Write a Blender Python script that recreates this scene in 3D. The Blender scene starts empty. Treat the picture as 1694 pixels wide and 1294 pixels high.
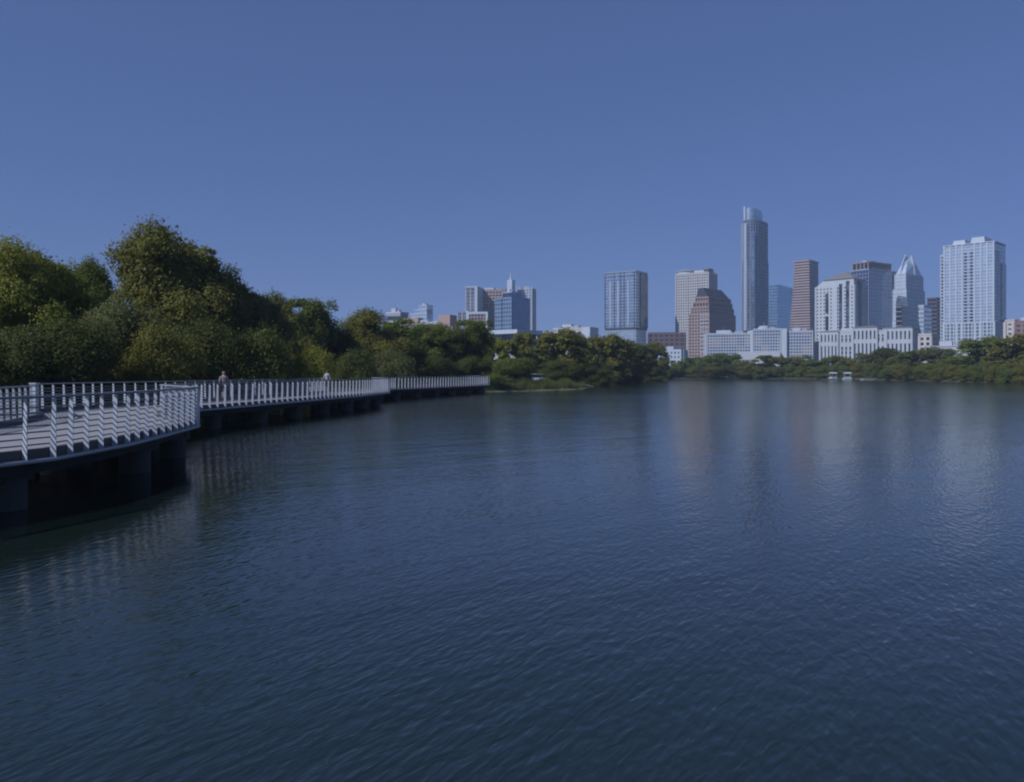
import bpy, math, random
import numpy as np
from mathutils import Vector, Matrix

R = math.radians
rnd = random.Random(7)
C = bpy.context.scene.collection
sc = bpy.context.scene

# ------------------------------------------------------------------ camera, sky, sun, exposure
F, HY, EYE = 1330.0, 616.0, 2.6          # focal length in photo pixels, horizon row, eye above the water
cam_d = bpy.data.cameras.new('camera')
cam = bpy.data.objects.new('camera', cam_d)
C.objects.link(cam)
sc.camera = cam
cam.location = (0, 0, EYE)
cam.rotation_euler = (R(90), 0, 0)
cam_d.sensor_width = 36.0
cam_d.lens = 36.0 * F / 1694.0
cam_d.shift_y = -(647.0 - HY) / 1694.0
cam_d.clip_start = 0.1
cam_d.clip_end = 30000

SUN_EL, SUN_BACK = 40.0, 36.0            # elevation; how far behind the camera's left shoulder
sd = Vector((-math.cos(R(SUN_BACK)) * math.cos(R(SUN_EL)), -math.sin(R(SUN_BACK)) * math.cos(R(SUN_EL)), math.sin(R(SUN_EL))))
world = bpy.data.worlds.new('World')
sc.world = world
world.use_nodes = True
wt = world.node_tree
wt.nodes.clear()
w_out = wt.nodes.new('ShaderNodeOutputWorld')
w_bg = wt.nodes.new('ShaderNodeBackground')
sky = wt.nodes.new('ShaderNodeTexSky')
sky.sky_type = 'NISHITA'
sky.sun_disc = False
sky.sun_elevation = R(SUN_EL)
sky.sun_rotation = math.atan2(sd.x, sd.y)
sky.altitude = 3000
sky.air_density = 1.0
sky.dust_density = 0.0
sky.ozone_density = 4.0
w_bg.inputs['Strength'].default_value = 0.080
# the photograph's sky is evener and deeper from top to skyline than the clear-air model
w_gm = wt.nodes.new('ShaderNodeGamma'); w_gm.inputs['Gamma'].default_value = 0.48
w_hs = wt.nodes.new('ShaderNodeMixRGB'); w_hs.blend_type = 'MULTIPLY'; w_hs.inputs[0].default_value = 1.0; w_hs.inputs[2].default_value = (1.32, 1.60, 2.30, 1)
wt.links.new(sky.outputs[0], w_gm.inputs['Color']); wt.links.new(w_gm.outputs[0], w_hs.inputs[1])
# one faint, long wisp of high cloud over the towers
w_tc = wt.nodes.new('ShaderNodeTexCoord'); w_sp = wt.nodes.new('ShaderNodeSeparateXYZ'); wt.links.new(w_tc.outputs['Generated'], w_sp.inputs[0])
def wmath(op, a, b=None, clamp=False):
    q = wt.nodes.new('ShaderNodeMath'); q.operation = op; q.use_clamp = clamp
    for i, v_ in enumerate((a, b)):
        if v_ is None: continue
        if isinstance(v_, (int, float)): q.inputs[i].default_value = v_
        else: wt.links.new(v_, q.inputs[i])
    return q.outputs[0]
w_y = wmath('MAXIMUM', w_sp.outputs['Y'], 0.05)
w_u = wmath('DIVIDE', w_sp.outputs['X'], w_y); w_w = wmath('DIVIDE', w_sp.outputs['Z'], w_y)
w_l = wmath('SUBTRACT', w_w, wmath('MULTIPLY_ADD', w_u, 0.09)); w_l.node.inputs[1].links[0].from_node.inputs[2].default_value = 0.1283
w_b = wmath('SUBTRACT', 1.0, wmath('DIVIDE', wmath('ABSOLUTE', w_l), 0.0035), clamp=True)
w_e = wmath('SUBTRACT', 1.0, wmath('DIVIDE', wmath('ABSOLUTE', wmath('SUBTRACT', w_u, 0.45)), 0.11), clamp=True)
w_nz = wt.nodes.new('ShaderNodeTexNoise'); w_nz.inputs['Scale'].default_value = 25; wt.links.new(w_tc.outputs['Generated'], w_nz.inputs['Vector'])
w_f = wmath('MULTIPLY', wmath('MULTIPLY', w_b, w_e), wmath('MULTIPLY', w_nz.outputs['Fac'], 0.22))
w_mx = wt.nodes.new('ShaderNodeMixRGB'); w_mx.inputs[2].default_value = (3.0, 3.2, 3.6, 1)
wt.links.new(w_f, w_mx.inputs[0]); wt.links.new(w_hs.outputs[0], w_mx.inputs[1])
wt.links.new(w_mx.outputs[0], w_bg.inputs['Color'])
wt.links.new(w_bg.outputs[0], w_out.inputs['Surface'])

sun_d = bpy.data.lights.new('sun', 'SUN')
sun = bpy.data.objects.new('sun', sun_d)
C.objects.link(sun)
sun_d.energy = 4.8
sun_d.angle = R(0.5)
sun_d.color = (1.0, 0.965, 0.91)
sun.rotation_euler = sd.to_track_quat('Z', 'Y').to_euler()
sun.location = (-60, -20, 80)

vs = sc.view_settings
vs.view_transform = 'Standard'
vs.look = 'None'
vs.gamma = 1.0
vs.use_curve_mapping = False
vs.exposure = -0.38
vs.use_white_balance = True            # the photograph is balanced cool
vs.white_balance_temperature = 5500
vs.white_balance_tint = 18
sc.cycles.use_denoising = True
sc.cycles.max_bounces = 8
sc.cycles.diffuse_bounces = 4
sc.cycles.glossy_bounces = 3
sc.cycles.transmission_bounces = 4
sc.cycles.volume_bounces = 0
sc.cycles.filter_width = 2.1

# ------------------------------------------------------------------ helpers
def X(px, d): return (px - 847.0) / F * d
def Z(py, d): return EYE + (HY - py) / F * d

def tag(o, label=None, cat=None, group=None, kind=None):
    if label: o['label'] = label
    if cat: o['category'] = cat
    if group: o['group'] = group
    if kind: o['kind'] = kind
    return o

def empty(name, loc, rz=0.0):
    o = bpy.data.objects.new(name, None)
    C.objects.link(o)
    o.empty_display_size = 0.5
    o.location = loc
    o.rotation_euler = (0, 0, rz)
    return o

class MB:
    """collects geometry, links it as ONE mesh object"""
    def __init__(s): s.v = []; s.f = []
    def quadstrip(s, rings, cap=True, closed=True):
        n = len(rings[0]); b = len(s.v)
        for r in rings: s.v.extend(r)
        for i in range(len(rings) - 1):
            for j in range(n if closed else n - 1):
                k = (j + 1) % n
                s.f.append((b + i*n + j, b + i*n + k, b + (i+1)*n + k, b + (i+1)*n + j))
        if cap:
            s.f.append(tuple(b + j for j in reversed(range(n))))
            e = b + (len(rings) - 1) * n
            s.f.append(tuple(e + j for j in range(n)))
        return s
    def prism(s, poly, z0, z1, top=None):
        t = top or poly
        return s.quadstrip([[(x, y, z0) for x, y in poly], [(x, y, z1) for x, y in t]])
    def box(s, x0, x1, y0, y1, z0, z1):
        return s.prism([(x0, y0), (x1, y0), (x1, y1), (x0, y1)], z0, z1)
    def obox(s, c, d, hl, hw, z0, z1):
        """box centred at c=(x,y), its length along unit d"""
        n = (-d[1], d[0])
        p = [(c[0] + a*hl*d[0] + b*hw*n[0], c[1] + a*hl*d[1] + b*hw*n[1]) for a, b in ((-1,-1),(1,-1),(1,1),(-1,1))]
        return s.prism(p, z0, z1)
    def beam(s, a, b, w, h):
        """bar from a to b (3D points), width w sideways, height h"""
        a, b = Vector(a), Vector(b)
        d = (b - a).normalized()
        n = Vector((-d.y, d.x, 0))
        n = n.normalized() if n.length > 1e-6 else Vector((1, 0, 0))
        u = d.cross(n); u = -u if u.z < 0 else u
        r = lambda p: [tuple(p + n*(i*w/2) + u*(j*h/2)) for i, j in ((-1,-1),(1,-1),(1,1),(-1,1))]
        return s.quadstrip([r(a), r(b)])
    def tube(s, pts, rad, n=8):
        rings = []
        for i, p in enumerate(pts):
            p = Vector(p)
            d = (Vector(pts[min(i+1, len(pts)-1)]) - Vector(pts[max(i-1, 0)])).normalized()
            a = d.orthogonal().normalized(); b = d.cross(a)
            rings.append([tuple(p + (a*math.cos(t*2*math.pi/n) + b*math.sin(t*2*math.pi/n)) * rad[i]) for t in range(n)])
        return s.quadstrip(rings)
    def build(s, name, mat, parent=None, kind=None, smooth=False):
        me = bpy.data.meshes.new(name)
        me.from_pydata(s.v, [], s.f)
        me.materials.append(mat)
        if smooth:
            me.polygons.foreach_set('use_smooth', [True] * len(me.polygons))
        me.update()
        o = bpy.data.objects.new(name, me)
        C.objects.link(o)
        o.parent = parent
        if kind: o['kind'] = kind
        return o

def mirror_free(poly):
    a = sum(poly[i][0]*poly[(i+1) % len(poly)][1] - poly[(i+1) % len(poly)][0]*poly[i][1] for i in range(len(poly)))
    return poly if a > 0 else poly[::-1]

def offset(poly, d):
    """grow a CCW convex polygon by d"""
    n = len(poly); out = []
    for i in range(n):
        p0, p1, p2 = Vector(poly[i-1]), Vector(poly[i]), Vector(poly[(i+1) % n])
        e1, e2 = (p1-p0).normalized(), (p2-p1).normalized()
        n1, n2 = Vector((e1.y, -e1.x)), Vector((e2.y, -e2.x))
        m = (n1 + n2)
        m = m / max(0.3, m.dot(n1))
        q = p1 + m * d
        out.append((q.x, q.y))
    return out

# ------------------------------------------------------------------ materials
def mat_new(name):
    m = bpy.data.materials.new(name); m.use_nodes = True
    nt = m.node_tree
    return m, nt, nt.nodes['Principled BSDF']

def wall(name, col, rough=0.8, var=0.12, scale=0.25, metal=0.0, streak=True):
    m, nt, b = mat_new(name)
    tc = nt.nodes.new('ShaderNodeTexCoord')
    mp = nt.nodes.new('ShaderNodeMapping')
    mp.inputs['Scale'].default_value = (scale, scale, scale * (0.25 if streak else 1.0))
    nz = nt.nodes.new('ShaderNodeTexNoise'); nz.inputs['Detail'].default_value = 5; nz.inputs['Scale'].default_value = 1.0
    mx = nt.nodes.new('ShaderNodeMixRGB')
    mx.inputs[1].default_value = (*[c * (1 - var) for c in col], 1)
    mx.inputs[2].default_value = (*[min(1, c * (1 + var)) for c in col], 1)
    nt.links.new(tc.outputs['Object'], mp.inputs[0]); nt.links.new(mp.outputs[0], nz.inputs['Vector'])
    nt.links.new(nz.outputs['Fac'], mx.inputs[0]); nt.links.new(mx.outputs[0], b.inputs['Base Color'])
    b.inputs['Roughness'].default_value = rough
    b.inputs['Metallic'].default_value = metal
    return m

def glass(name, col, col2=None, bay=3.0, floor=3.6, metal=0.75, rough=0.12, share=0.3):
    """window glass; some panes show blinds or a bright ceiling behind them (col2)"""
    m, nt, b = mat_new(name)
    tc = nt.nodes.new('ShaderNodeTexCoord')
    dv = nt.nodes.new('ShaderNodeVectorMath'); dv.operation = 'DIVIDE'
    dv.inputs[1].default_value = (bay, bay, floor)
    fl = nt.nodes.new('ShaderNodeVectorMath'); fl.operation = 'FLOOR'
    wn = nt.nodes.new('ShaderNodeTexWhiteNoise'); wn.noise_dimensions = '3D'
    rp = nt.nodes.new('ShaderNodeValToRGB')
    col2 = col2 or tuple(min(1, c * 1.7 + 0.03) for c in col)
    rp.color_ramp.elements[0].position = 1 - share - 0.3; rp.color_ramp.elements[0].color = (*col, 1)
    rp.color_ramp.elements[1].position = 1.0; rp.color_ramp.elements[1].color = (*col2, 1)
    nt.links.new(tc.outputs['Object'], dv.inputs[0]); nt.links.new(dv.outputs[0], fl.inputs[0])
    nt.links.new(fl.outputs[0], wn.inputs[0]); nt.links.new(wn.outputs['Value'], rp.inputs[0])
    nt.links.new(rp.outputs[0], b.inputs['Base Color'])
    b.inputs['Metallic'].default_value = metal
    b.inputs['Roughness'].default_value = rough
    return m

def leaf_mat(name, c1, c2, rough=0.55):
    m, nt, b = mat_new(name)
    at = nt.nodes.new('ShaderNodeAttribute'); at.attribute_name = 'tint'
    oi = nt.nodes.new('ShaderNodeObjectInfo')
    ad = nt.nodes.new('ShaderNodeMath'); ad.operation = 'MULTIPLY_ADD'; ad.inputs[1].default_value = 0.3; 
    mx = nt.nodes.new('ShaderNodeMixRGB')
    mx.inputs[1].default_value = (*c1, 1); mx.inputs[2].default_value = (*c2, 1)
    sb = nt.nodes.new('ShaderNodeMath'); sb.operation = 'ADD'; sb.inputs[1].default_value = -0.15; sb.use_clamp = True
    nt.links.new(oi.outputs['Random'], ad.inputs[0]); nt.links.new(at.outputs['Fac'], ad.inputs[2])
    nt.links.new(ad.outputs[0], sb.inputs[0]); nt.links.new(sb.outputs[0], mx.inputs[0])
    nt.links.new(mx.outputs[0], b.inputs['Base Color'])
    b.inputs['Roughness'].default_value = rough
    b.inputs['Specular IOR Level'].default_value = 0.12
    tr = nt.nodes.new('ShaderNodeBsdfTranslucent'); nt.links.new(mx.outputs[0], tr.inputs['Color'])
    ms = nt.nodes.new('ShaderNodeMixShader'); ms.inputs[0].default_value = 0.42
    nt.links.new(b.outputs[0], ms.inputs[1]); nt.links.new(tr.outputs[0], ms.inputs[2])
    nt.links.new(ms.outputs[0], nt.nodes['Material Output'].inputs['Surface'])
    return m

M = {}
M['white'] = wall('white_concrete', (0.441, 0.482, 0.517))
M['cream'] = wall('cream_stone', (0.49, 0.455, 0.40))
M['cream2'] = wall('pale_limestone', (0.431, 0.453, 0.458))
M['brownstone'] = wall('brown_granite', (0.26, 0.19, 0.15))
M['pink'] = wall('pink_granite', (0.33, 0.25, 0.22))
M['brick'] = wall('red_brick', (0.228, 0.129, 0.106))
M['tan'] = wall('tan_brick', (0.350, 0.258, 0.198))
M['darkbrown'] = wall('dark_brown_brick', (0.122, 0.084, 0.084))
M['grey'] = wall('grey_concrete', (0.304, 0.312, 0.327))
M['lightgrey'] = wall('light_grey_panel', (0.418, 0.433, 0.456))
M['slate'] = wall('dark_slate_roof', (0.022, 0.021, 0.032))
M['roofgrey'] = wall('taupe_metal_roof', (0.182, 0.167, 0.152))
M['bluepanel'] = wall('blue_grey_panel', (0.319, 0.365, 0.426), rough=0.4)
M['g_dark'] = glass('dark_window_glass', (0.06, 0.07, 0.09), (0.22, 0.24, 0.26))
M['g_brown'] = glass('bronze_window_glass', (0.09, 0.07, 0.06), (0.25, 0.2, 0.16))
M['g_blue'] = glass('blue_mirror_glass', (0.16, 0.22, 0.32), (0.25, 0.32, 0.42), metal=0.9)
M['g_navy'] = glass('navy_mirror_glass', (0.10, 0.14, 0.22), (0.15, 0.2, 0.3), metal=0.9)
M['g_teal'] = glass('teal_mirror_glass', (0.22, 0.34, 0.42), (0.32, 0.44, 0.52), metal=0.85)
M['g_pale'] = glass('pale_blue_glass', (0.40, 0.50, 0.60), (0.58, 0.66, 0.74), metal=0.55, rough=0.25, share=0.5)
M['g_steel'] = glass('steel_blue_window_glass', (0.09, 0.115, 0.16), (0.2, 0.235, 0.29), metal=0.6, floor=3.7, bay=5)
M['steelpanel'] = wall('steel_blue_panel', (0.20, 0.225, 0.265), rough=0.5)
M['g_sky'] = glass('sky_blue_glass', (0.24, 0.31, 0.42), (0.42, 0.50, 0.60), metal=0.6, rough=0.2, share=0.45)
M['g_frost'] = glass('frosted_pale_glass', (0.52, 0.60, 0.66), (0.62, 0.70, 0.76), metal=0.25, rough=0.3)
M['g_mid'] = glass('grey_blue_glass', (0.20, 0.25, 0.31), (0.40, 0.44, 0.48), metal=0.7)
M['g_hotel'] = glass('hotel_room_glass', (0.05, 0.075, 0.15), (0.34, 0.25, 0.14), bay=6.5, floor=7.5, metal=0.3, share=0.25)
M['g_black'] = glass('black_glass', (0.025, 0.03, 0.04), (0.06, 0.07, 0.09), metal=0.6)
M['bark'] = wall('bark', (0.10, 0.08, 0.06), scale=2)
M['steel'] = wall('white_painted_steel', (0.467, 0.495, 0.523), rough=0.45, var=0.06, scale=3)
M['rail'] = wall('weathered_rail_steel', (0.228, 0.243, 0.251), rough=0.5, scale=2)
M['deck'] = wall('pale_concrete_deck', (0.299, 0.286, 0.264), scale=1.2, streak=False)
M['kerb'] = wall('shade_toned_kerb', (0.099, 0.091, 0.084), scale=2)  # shade on the kerb's outer face is put into its base colour
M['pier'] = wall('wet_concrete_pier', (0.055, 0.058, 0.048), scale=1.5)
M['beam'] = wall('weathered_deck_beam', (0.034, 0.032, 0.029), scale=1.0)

# ------------------------------------------------------------------ lake and land
LAKE = [(-60, -400), (-34, -60), (-25, 0), (-23, 30), (-22, 50), (-22, 70), (-22, 86), (-16, 93), (-10.6, 97), (-3.7, 105), (2.8, 111), (10.5, 122),
        (12.0, 130), (14.4, 144), (20, 172), (32, 212), (45, 252), (57, 288), (62, 313), (84, 316), (107, 314), (118, 296), (121, 247), (115.5, 205),
        (122, 188), (150, 150), (195, 60), (220, -100), (240, -400)]
def lake_sd(px, py):
    """signed distance to the shoreline, negative over water (numpy arrays)"""
    px = np.asarray(px, float); py = np.asarray(py, float)
    d = np.full(px.shape, 1e9); ins = np.zeros(px.shape, bool)
    n = len(LAKE)
    for i in range(n):
        ax, ay = LAKE[i]; bx, by = LAKE[(i+1) % n]
        dx, dy = bx-ax, by-ay
        t = np.clip(((px-ax)*dx + (py-ay)*dy) / (dx*dx+dy*dy), 0, 1)
        d = np.minimum(d, np.hypot(px-ax-t*dx, py-ay-t*dy))
        with np.errstate(divide='ignore', invalid='ignore'):
            c = ((ay > py) != (by > py)) & (px < (bx-ax)*(py-ay)/(by-ay if by != ay else 1e-9) + ax)
        ins ^= c
    return np.where(ins, -d, d)
def land_h(px, py):
    s = lake_sd(px, py)
    px = np.asarray(px, float); py = np.asarray(py, float)
    wob = 0.25*np.sin(px*0.7 + 1.3*np.sin(py*0.31)) * np.cos(py*0.6)
    h = np.where(s > 0, 0.55*np.tanh((s + wob)/2.0) + 2.2*np.clip((s-3)/60.0, 0, 1), np.maximum(-2.5, (s + wob)*0.35))
    return h
def ground_z(x, y): return float(land_h(np.array([x]), np.array([y]))[0])

def axis(lo, hi, step, far):
    c = list(np.arange(lo, hi + 0.1, step)); s = step; a = [lo]; b = [hi]
    while a[-1] > -far: s *= 1.35; a.append(a[-1] - s)
    s = step
    while b[-1] < far: s *= 1.35; b.append(b[-1] + s)
    return np.array(a[:0:-1] + c + b[1:])
gx, gy = axis(-60, 180, 1.6, 9000), axis(0, 340, 1.6, 9000)
GX, GY = np.meshgrid(gx, gy)
GZ = land_h(GX, GY)
nx, ny = len(gx), len(gy)
idx = np.arange(nx*ny).reshape(ny, nx)
faces = np.stack([idx[:-1, :-1], idx[:-1, 1:], idx[1:, 1:], idx[1:, :-1]], -1).reshape(-1, 4)
def np_mesh(name, verts, faces, mat, parent=None, smooth=False, tint=None):
    me = bpy.data.meshes.new(name)
    k = faces.shape[1]
    me.vertices.add(len(verts)); me.vertices.foreach_set('co', np.ascontiguousarray(verts, np.float32).ravel())
    me.loops.add(faces.size); me.loops.foreach_set('vertex_index', np.ascontiguousarray(faces, np.int32).ravel())
    me.polygons.add(len(faces)); me.polygons.foreach_set('loop_start', np.arange(0, faces.size, k, dtype=np.int32))
    if smooth: me.polygons.foreach_set('use_smooth', np.ones(len(faces), bool))
    if tint is not None:
        at = me.attributes.new('tint', 'FLOAT', 'FACE'); at.data.foreach_set('value', np.ascontiguousarray(tint, np.float32))
    me.materials.append(mat)
    me.update(calc_edges=True); me.validate()
    o = bpy.data.objects.new(name, me); C.objects.link(o); o.parent = parent
    return o

gm, nt, b = mat_new('bank_soil_and_grass')
tc = nt.nodes.new('ShaderNodeTexCoord')
n1 = nt.nodes.new('ShaderNodeTexNoise'); n1.inputs['Scale'].default_value = 0.35; n1.inputs['Detail'].default_value = 8
rp = nt.nodes.new('ShaderNodeValToRGB')
rp.color_ramp.elements[0].position = 0.35; rp.color_ramp.elements[0].color = (0.055, 0.075, 0.025, 1)
rp.color_ramp.elements[1].position = 0.68; rp.color_ramp.elements[1].color = (0.14, 0.12, 0.08, 1)
sp = nt.nodes.new('ShaderNodeSeparateXYZ')
mr = nt.nodes.new('ShaderNodeMapRange'); mr.inputs[1].default_value = 0.22; mr.inputs[2].default_value = 0.42
mx = nt.nodes.new('ShaderNodeMixRGB')
ys = nt.nodes.new('ShaderNodeMapRange'); ys.inputs[1].default_value = 125; ys.inputs[2].default_value = 160   # the spit is sandy, the banks beyond are dark soil
sm = nt.nodes.new('ShaderNodeMixRGB'); sm.inputs[1].default_value = (0.15, 0.14, 0.085, 1); sm.inputs[2].default_value = (0.06, 0.055, 0.03, 1)
nt.links.new(tc.outputs['Object'], n1.inputs['Vector']); nt.links.new(n1.outputs['Fac'], rp.inputs[0])
nt.links.new(tc.outputs['Object'], sp.inputs[0]); nt.links.new(sp.outputs['Z'], mr.inputs[0])
nt.links.new(sp.outputs['Y'], ys.inputs[0]); nt.links.new(ys.outputs[0], sm.inputs[0]); nt.links.new(sm.outputs[0], mx.inputs[1])
nt.links.new(mr.outputs[0], mx.inputs[0]); nt.links.new(rp.outputs[0], mx.inputs[2]); nt.links.new(mx.outputs[0], b.inputs['Base Color'])
b.inputs['Roughness'].default_value = 0.95
g = np_mesh('ground', np.stack([GX.ravel(), GY.ravel(), GZ.ravel()], -1), faces, gm, smooth=True)
tag(g, 'low earth and grass banks round the lake', 'ground', kind='structure')

# water: opaque murky green body under a rippled, mirror-like surface
wm, nt, b = mat_new('lake_water')
b.inputs['Base Color'].default_value = (0.010, 0.019, 0.013, 1)
b.inputs['Roughness'].default_value = 0.10
b.inputs['IOR'].default_value = 1.62
tc = nt.nodes.new('ShaderNodeTexCoord')
def wnoise(length, width, rot, detail, dist=0.0):
    """noise with crests of the given length and spacing (metres), running at angle rot"""
    mp = nt.nodes.new('ShaderNodeMapping'); mp.vector_type = 'TEXTURE'
    mp.inputs['Rotation'].default_value = (0, 0, R(rot)); mp.inputs['Scale'].default_value = (length, width, 1)
    nz = nt.nodes.new('ShaderNodeTexNoise'); nz.noise_dimensions = '2D'; nz.inputs['Scale'].default_value = 1; nz.inputs['Detail'].default_value = detail
    nz.inputs['Distortion'].default_value = dist
    nt.links.new(tc.outputs['Object'], mp.inputs[0]); nt.links.new(mp.outputs[0], nz.inputs['Vector'])
    return nz.outputs['Fac']
def madd(a, k, c=None):
    q = nt.nodes.new('ShaderNodeMath'); q.operation = 'MULTIPLY_ADD'; nt.links.new(a, q.inputs[0]); q.inputs[1].default_value = k
    if c is not None: nt.links.new(c, q.inputs[2])
    else: q.inputs[2].default_value = 0
    return q.outputs[0]
fine = wnoise(0.28, 0.08, 60, 1.5, 0.3)
cross = wnoise(0.28, 0.11, 80, 1, 0.2)
mid = wnoise(0.9, 0.28, 50, 2, 0.3)
big = wnoise(5.0, 1.5, 40, 2)
gust = wnoise(40, 14, 20, 2)
hsum = madd(fine, 0.0115, madd(cross, 0.0085, madd(mid, 0.011, madd(big, 0.034))))
bp = nt.nodes.new('ShaderNodeBump'); bp.inputs['Distance'].default_value = 1.0
gm2 = nt.nodes.new('ShaderNodeMapRange'); gm2.inputs[1].default_value = 0.3; gm2.inputs[2].default_value = 0.7; gm2.inputs[3].default_value = 0.6; gm2.inputs[4].default_value = 1.1
sx = nt.nodes.new('ShaderNodeSeparateXYZ'); nt.links.new(tc.outputs['Object'], sx.inputs[0])
sh = nt.nodes.new('ShaderNodeMapRange'); sh.interpolation_type = 'SMOOTHSTEP'      # the water in the lee of the boardwalk and trees is calmer
sh.inputs[1].default_value = -8.5; sh.inputs[2].default_value = 0.5; sh.inputs[3].default_value = 0.25; sh.inputs[4].default_value = 1.0
ly = nt.nodes.new('ShaderNodeMapRange'); ly.interpolation_type = 'SMOOTHSTEP'; ly.inputs[1].default_value = 17; ly.inputs[2].default_value = 30; ly.inputs[3].default_value = 0.0; ly.inputs[4].default_value = 14.0
nt.links.new(sx.outputs['Y'], ly.inputs[0])
lx = nt.nodes.new('ShaderNodeMath'); lx.operation = 'ADD'; nt.links.new(sx.outputs['X'], lx.inputs[0]); nt.links.new(ly.outputs[0], lx.inputs[1])
nt.links.new(lx.outputs[0], sh.inputs[0])
mu = nt.nodes.new('ShaderNodeMath'); mu.operation = 'MULTIPLY'
nt.links.new(gust, gm2.inputs[0]); nt.links.new(gm2.outputs[0], mu.inputs[0]); nt.links.new(sh.outputs[0], mu.inputs[1]); nt.links.new(mu.outputs[0], bp.inputs['Strength'])
nt.links.new(hsum, bp.inputs['Height']); nt.links.new(bp.outputs[0], b.inputs['Normal'])
wq = MB(); wq.v = [(-90, -420, 0), (260, -420, 0), (260, 420, 0), (-90, 420, 0)]; wq.f = [(0, 1, 2, 3)]
tag(wq.build('water', wm), 'rippled dark blue lake filling the foreground', 'water', kind='structure')

# ------------------------------------------------------------------ trees
def crown_arrays(seed, n_leaf, leaf, lobes, prof, lobe_r=(0.10, 0.2), flat=0.8, low=0.16):
    """unit-height crown: leaves on the shells of many lobes that fill a profile (height -> radius)"""
    rg = np.random.default_rng(seed)
    c = []; r = []; tlp = []
    prim = max(8, lobes//6); k = 0
    while len(c) < lobes:
        # a primary bough, then its secondary clumps
        z = low + (0.93-low)*((k % prim) + rg.uniform(0, 1))/prim; a = k*2.4 + rg.uniform(-.7, .7); k += 1
        pr = prof(z) * rg.uniform(0.72, 1.18)
        pb = rg.uniform(*lobe_r) * (0.7 + 0.6*min(1, pr/0.35)) * 1.15
        q = max(0, pr*rg.uniform(0.35, 1.0) - pb*0.7)
        bc = np.array([q*np.cos(a), q*np.sin(a), min(z, 0.97 - pb*0.8)]); tb = rg.uniform(0, 1)
        for _ in range(rg.integers(5, 9)):
            d = rg.normal(size=3); d /= np.linalg.norm(d); rr = pb*rg.uniform(0.32, 0.62)
            p = bc + d*(pb*rg.uniform(0.45, 1.0))*np.array([1, 1, flat])
            p[2] = min(max(p[2], low*0.8), 1.0 - rr*flat*0.8)
            c.append(p); r.append(rr); tlp.append(np.clip(tb + rg.normal(0, .18), 0, 1))
    lobes = len(c)
    c = np.array(c); r = np.array(r); tlp = np.array(tlp)
    tl = tlp
    w = r**2; w /= w.sum()
    li = rg.choice(lobes, n_leaf, p=w)
    d = rg.normal(size=(n_leaf, 3)); d /= np.linalg.norm(d, axis=1)[:, None]
    out = c[li] - np.array([0, 0, 0.5]); out[:, 2] += 0.25
    out /= np.linalg.norm(out, axis=1)[:, None] + 1e-6
    flip = (d*out).sum(1) < -0.25
    d[flip] *= -1
    # twig clusters make the shell uneven
    tw = np.sin(d[:, 0]*9 + li) * np.sin(d[:, 1]*11 + li*1.7) * np.sin(d[:, 2]*10 + li*0.6)
    rad = r[li] * (0.80 + 0.22*tw + rg.normal(0, 0.22, n_leaf))
    p = c[li] + d * rad[:, None] * np.array([1, 1, flat])
    nrm = d + rg.normal(0, 0.55, (n_leaf, 3)); nrm[:, 2] += 0.35
    nrm /= np.linalg.norm(nrm, axis=1)[:, None]
    t = np.cross(nrm, rg.normal(size=(n_leaf, 3))); t /= np.linalg.norm(t, axis=1)[:, None] + 1e-9
    bt = np.cross(nrm, t)
    s = leaf * rg.uniform(0.55, 1.35, n_leaf)[:, None]
    v = np.stack([p - t*s, p - bt*s*0.55, p + t*s, p + bt*s*0.55], 1).reshape(-1, 3)
    f = np.arange(n_leaf*4).reshape(-1, 4)
    tint = np.clip(0.55*tl[li] + 0.45*rg.uniform(0, 1, n_leaf) + 0.25*tw, 0, 1)
    return v, f, tint, c, r

def trunk_mb(seed, c, r, flare=0.028, split=0.3):
    rg = random.Random(seed); m = MB()
    top = (rg.uniform(-.02, .02), rg.uniform(-.02, .02), 0.72)
    m.tube([(0, 0, -0.06), (0, 0, 0.03), (0.008, 0.0, split*0.6), (0.0, 0.012, split), ((top[0])*0.5, top[1]*0.5, 0.52), top],
           [flare*1.7, flare*1.15, flare*0.95, flare*0.85, flare*0.5, flare*0.15], 8)
    order = sorted(range(len(c)), key=lambda i: -r[i])[:12]
    for i in order:
        e = c[i]; z0 = split*rg.uniform(0.7, 1.5); z0 = min(z0, e[2]*0.85)
        mid_ = (e[0]*0.45, e[1]*0.45, z0 + (e[2]-z0)*0.62)
        m.tube([(0, 0, z0), mid_, tuple(e)], [flare*0.5, flare*0.32, flare*0.1], 6)
    return m

def p_round(z): return 0.44*math.sqrt(max(0.02, 1 - ((z-0.50)/0.52)**2))
def p_tall(z): return 0.30*math.sqrt(max(0.02, 1 - ((z-0.52)/0.5)**2))
def p_spire(z): return 0.06 + 0.27*(1-z)**0.75
def p_wide(z): return 0.55*math.sqrt(max(0.02, 1 - ((z-0.42)/0.58)**2))
def p_bush(z): return 0.62*math.sqrt(max(0.02, 1 - ((z-0.32)/0.68)**2))

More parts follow.
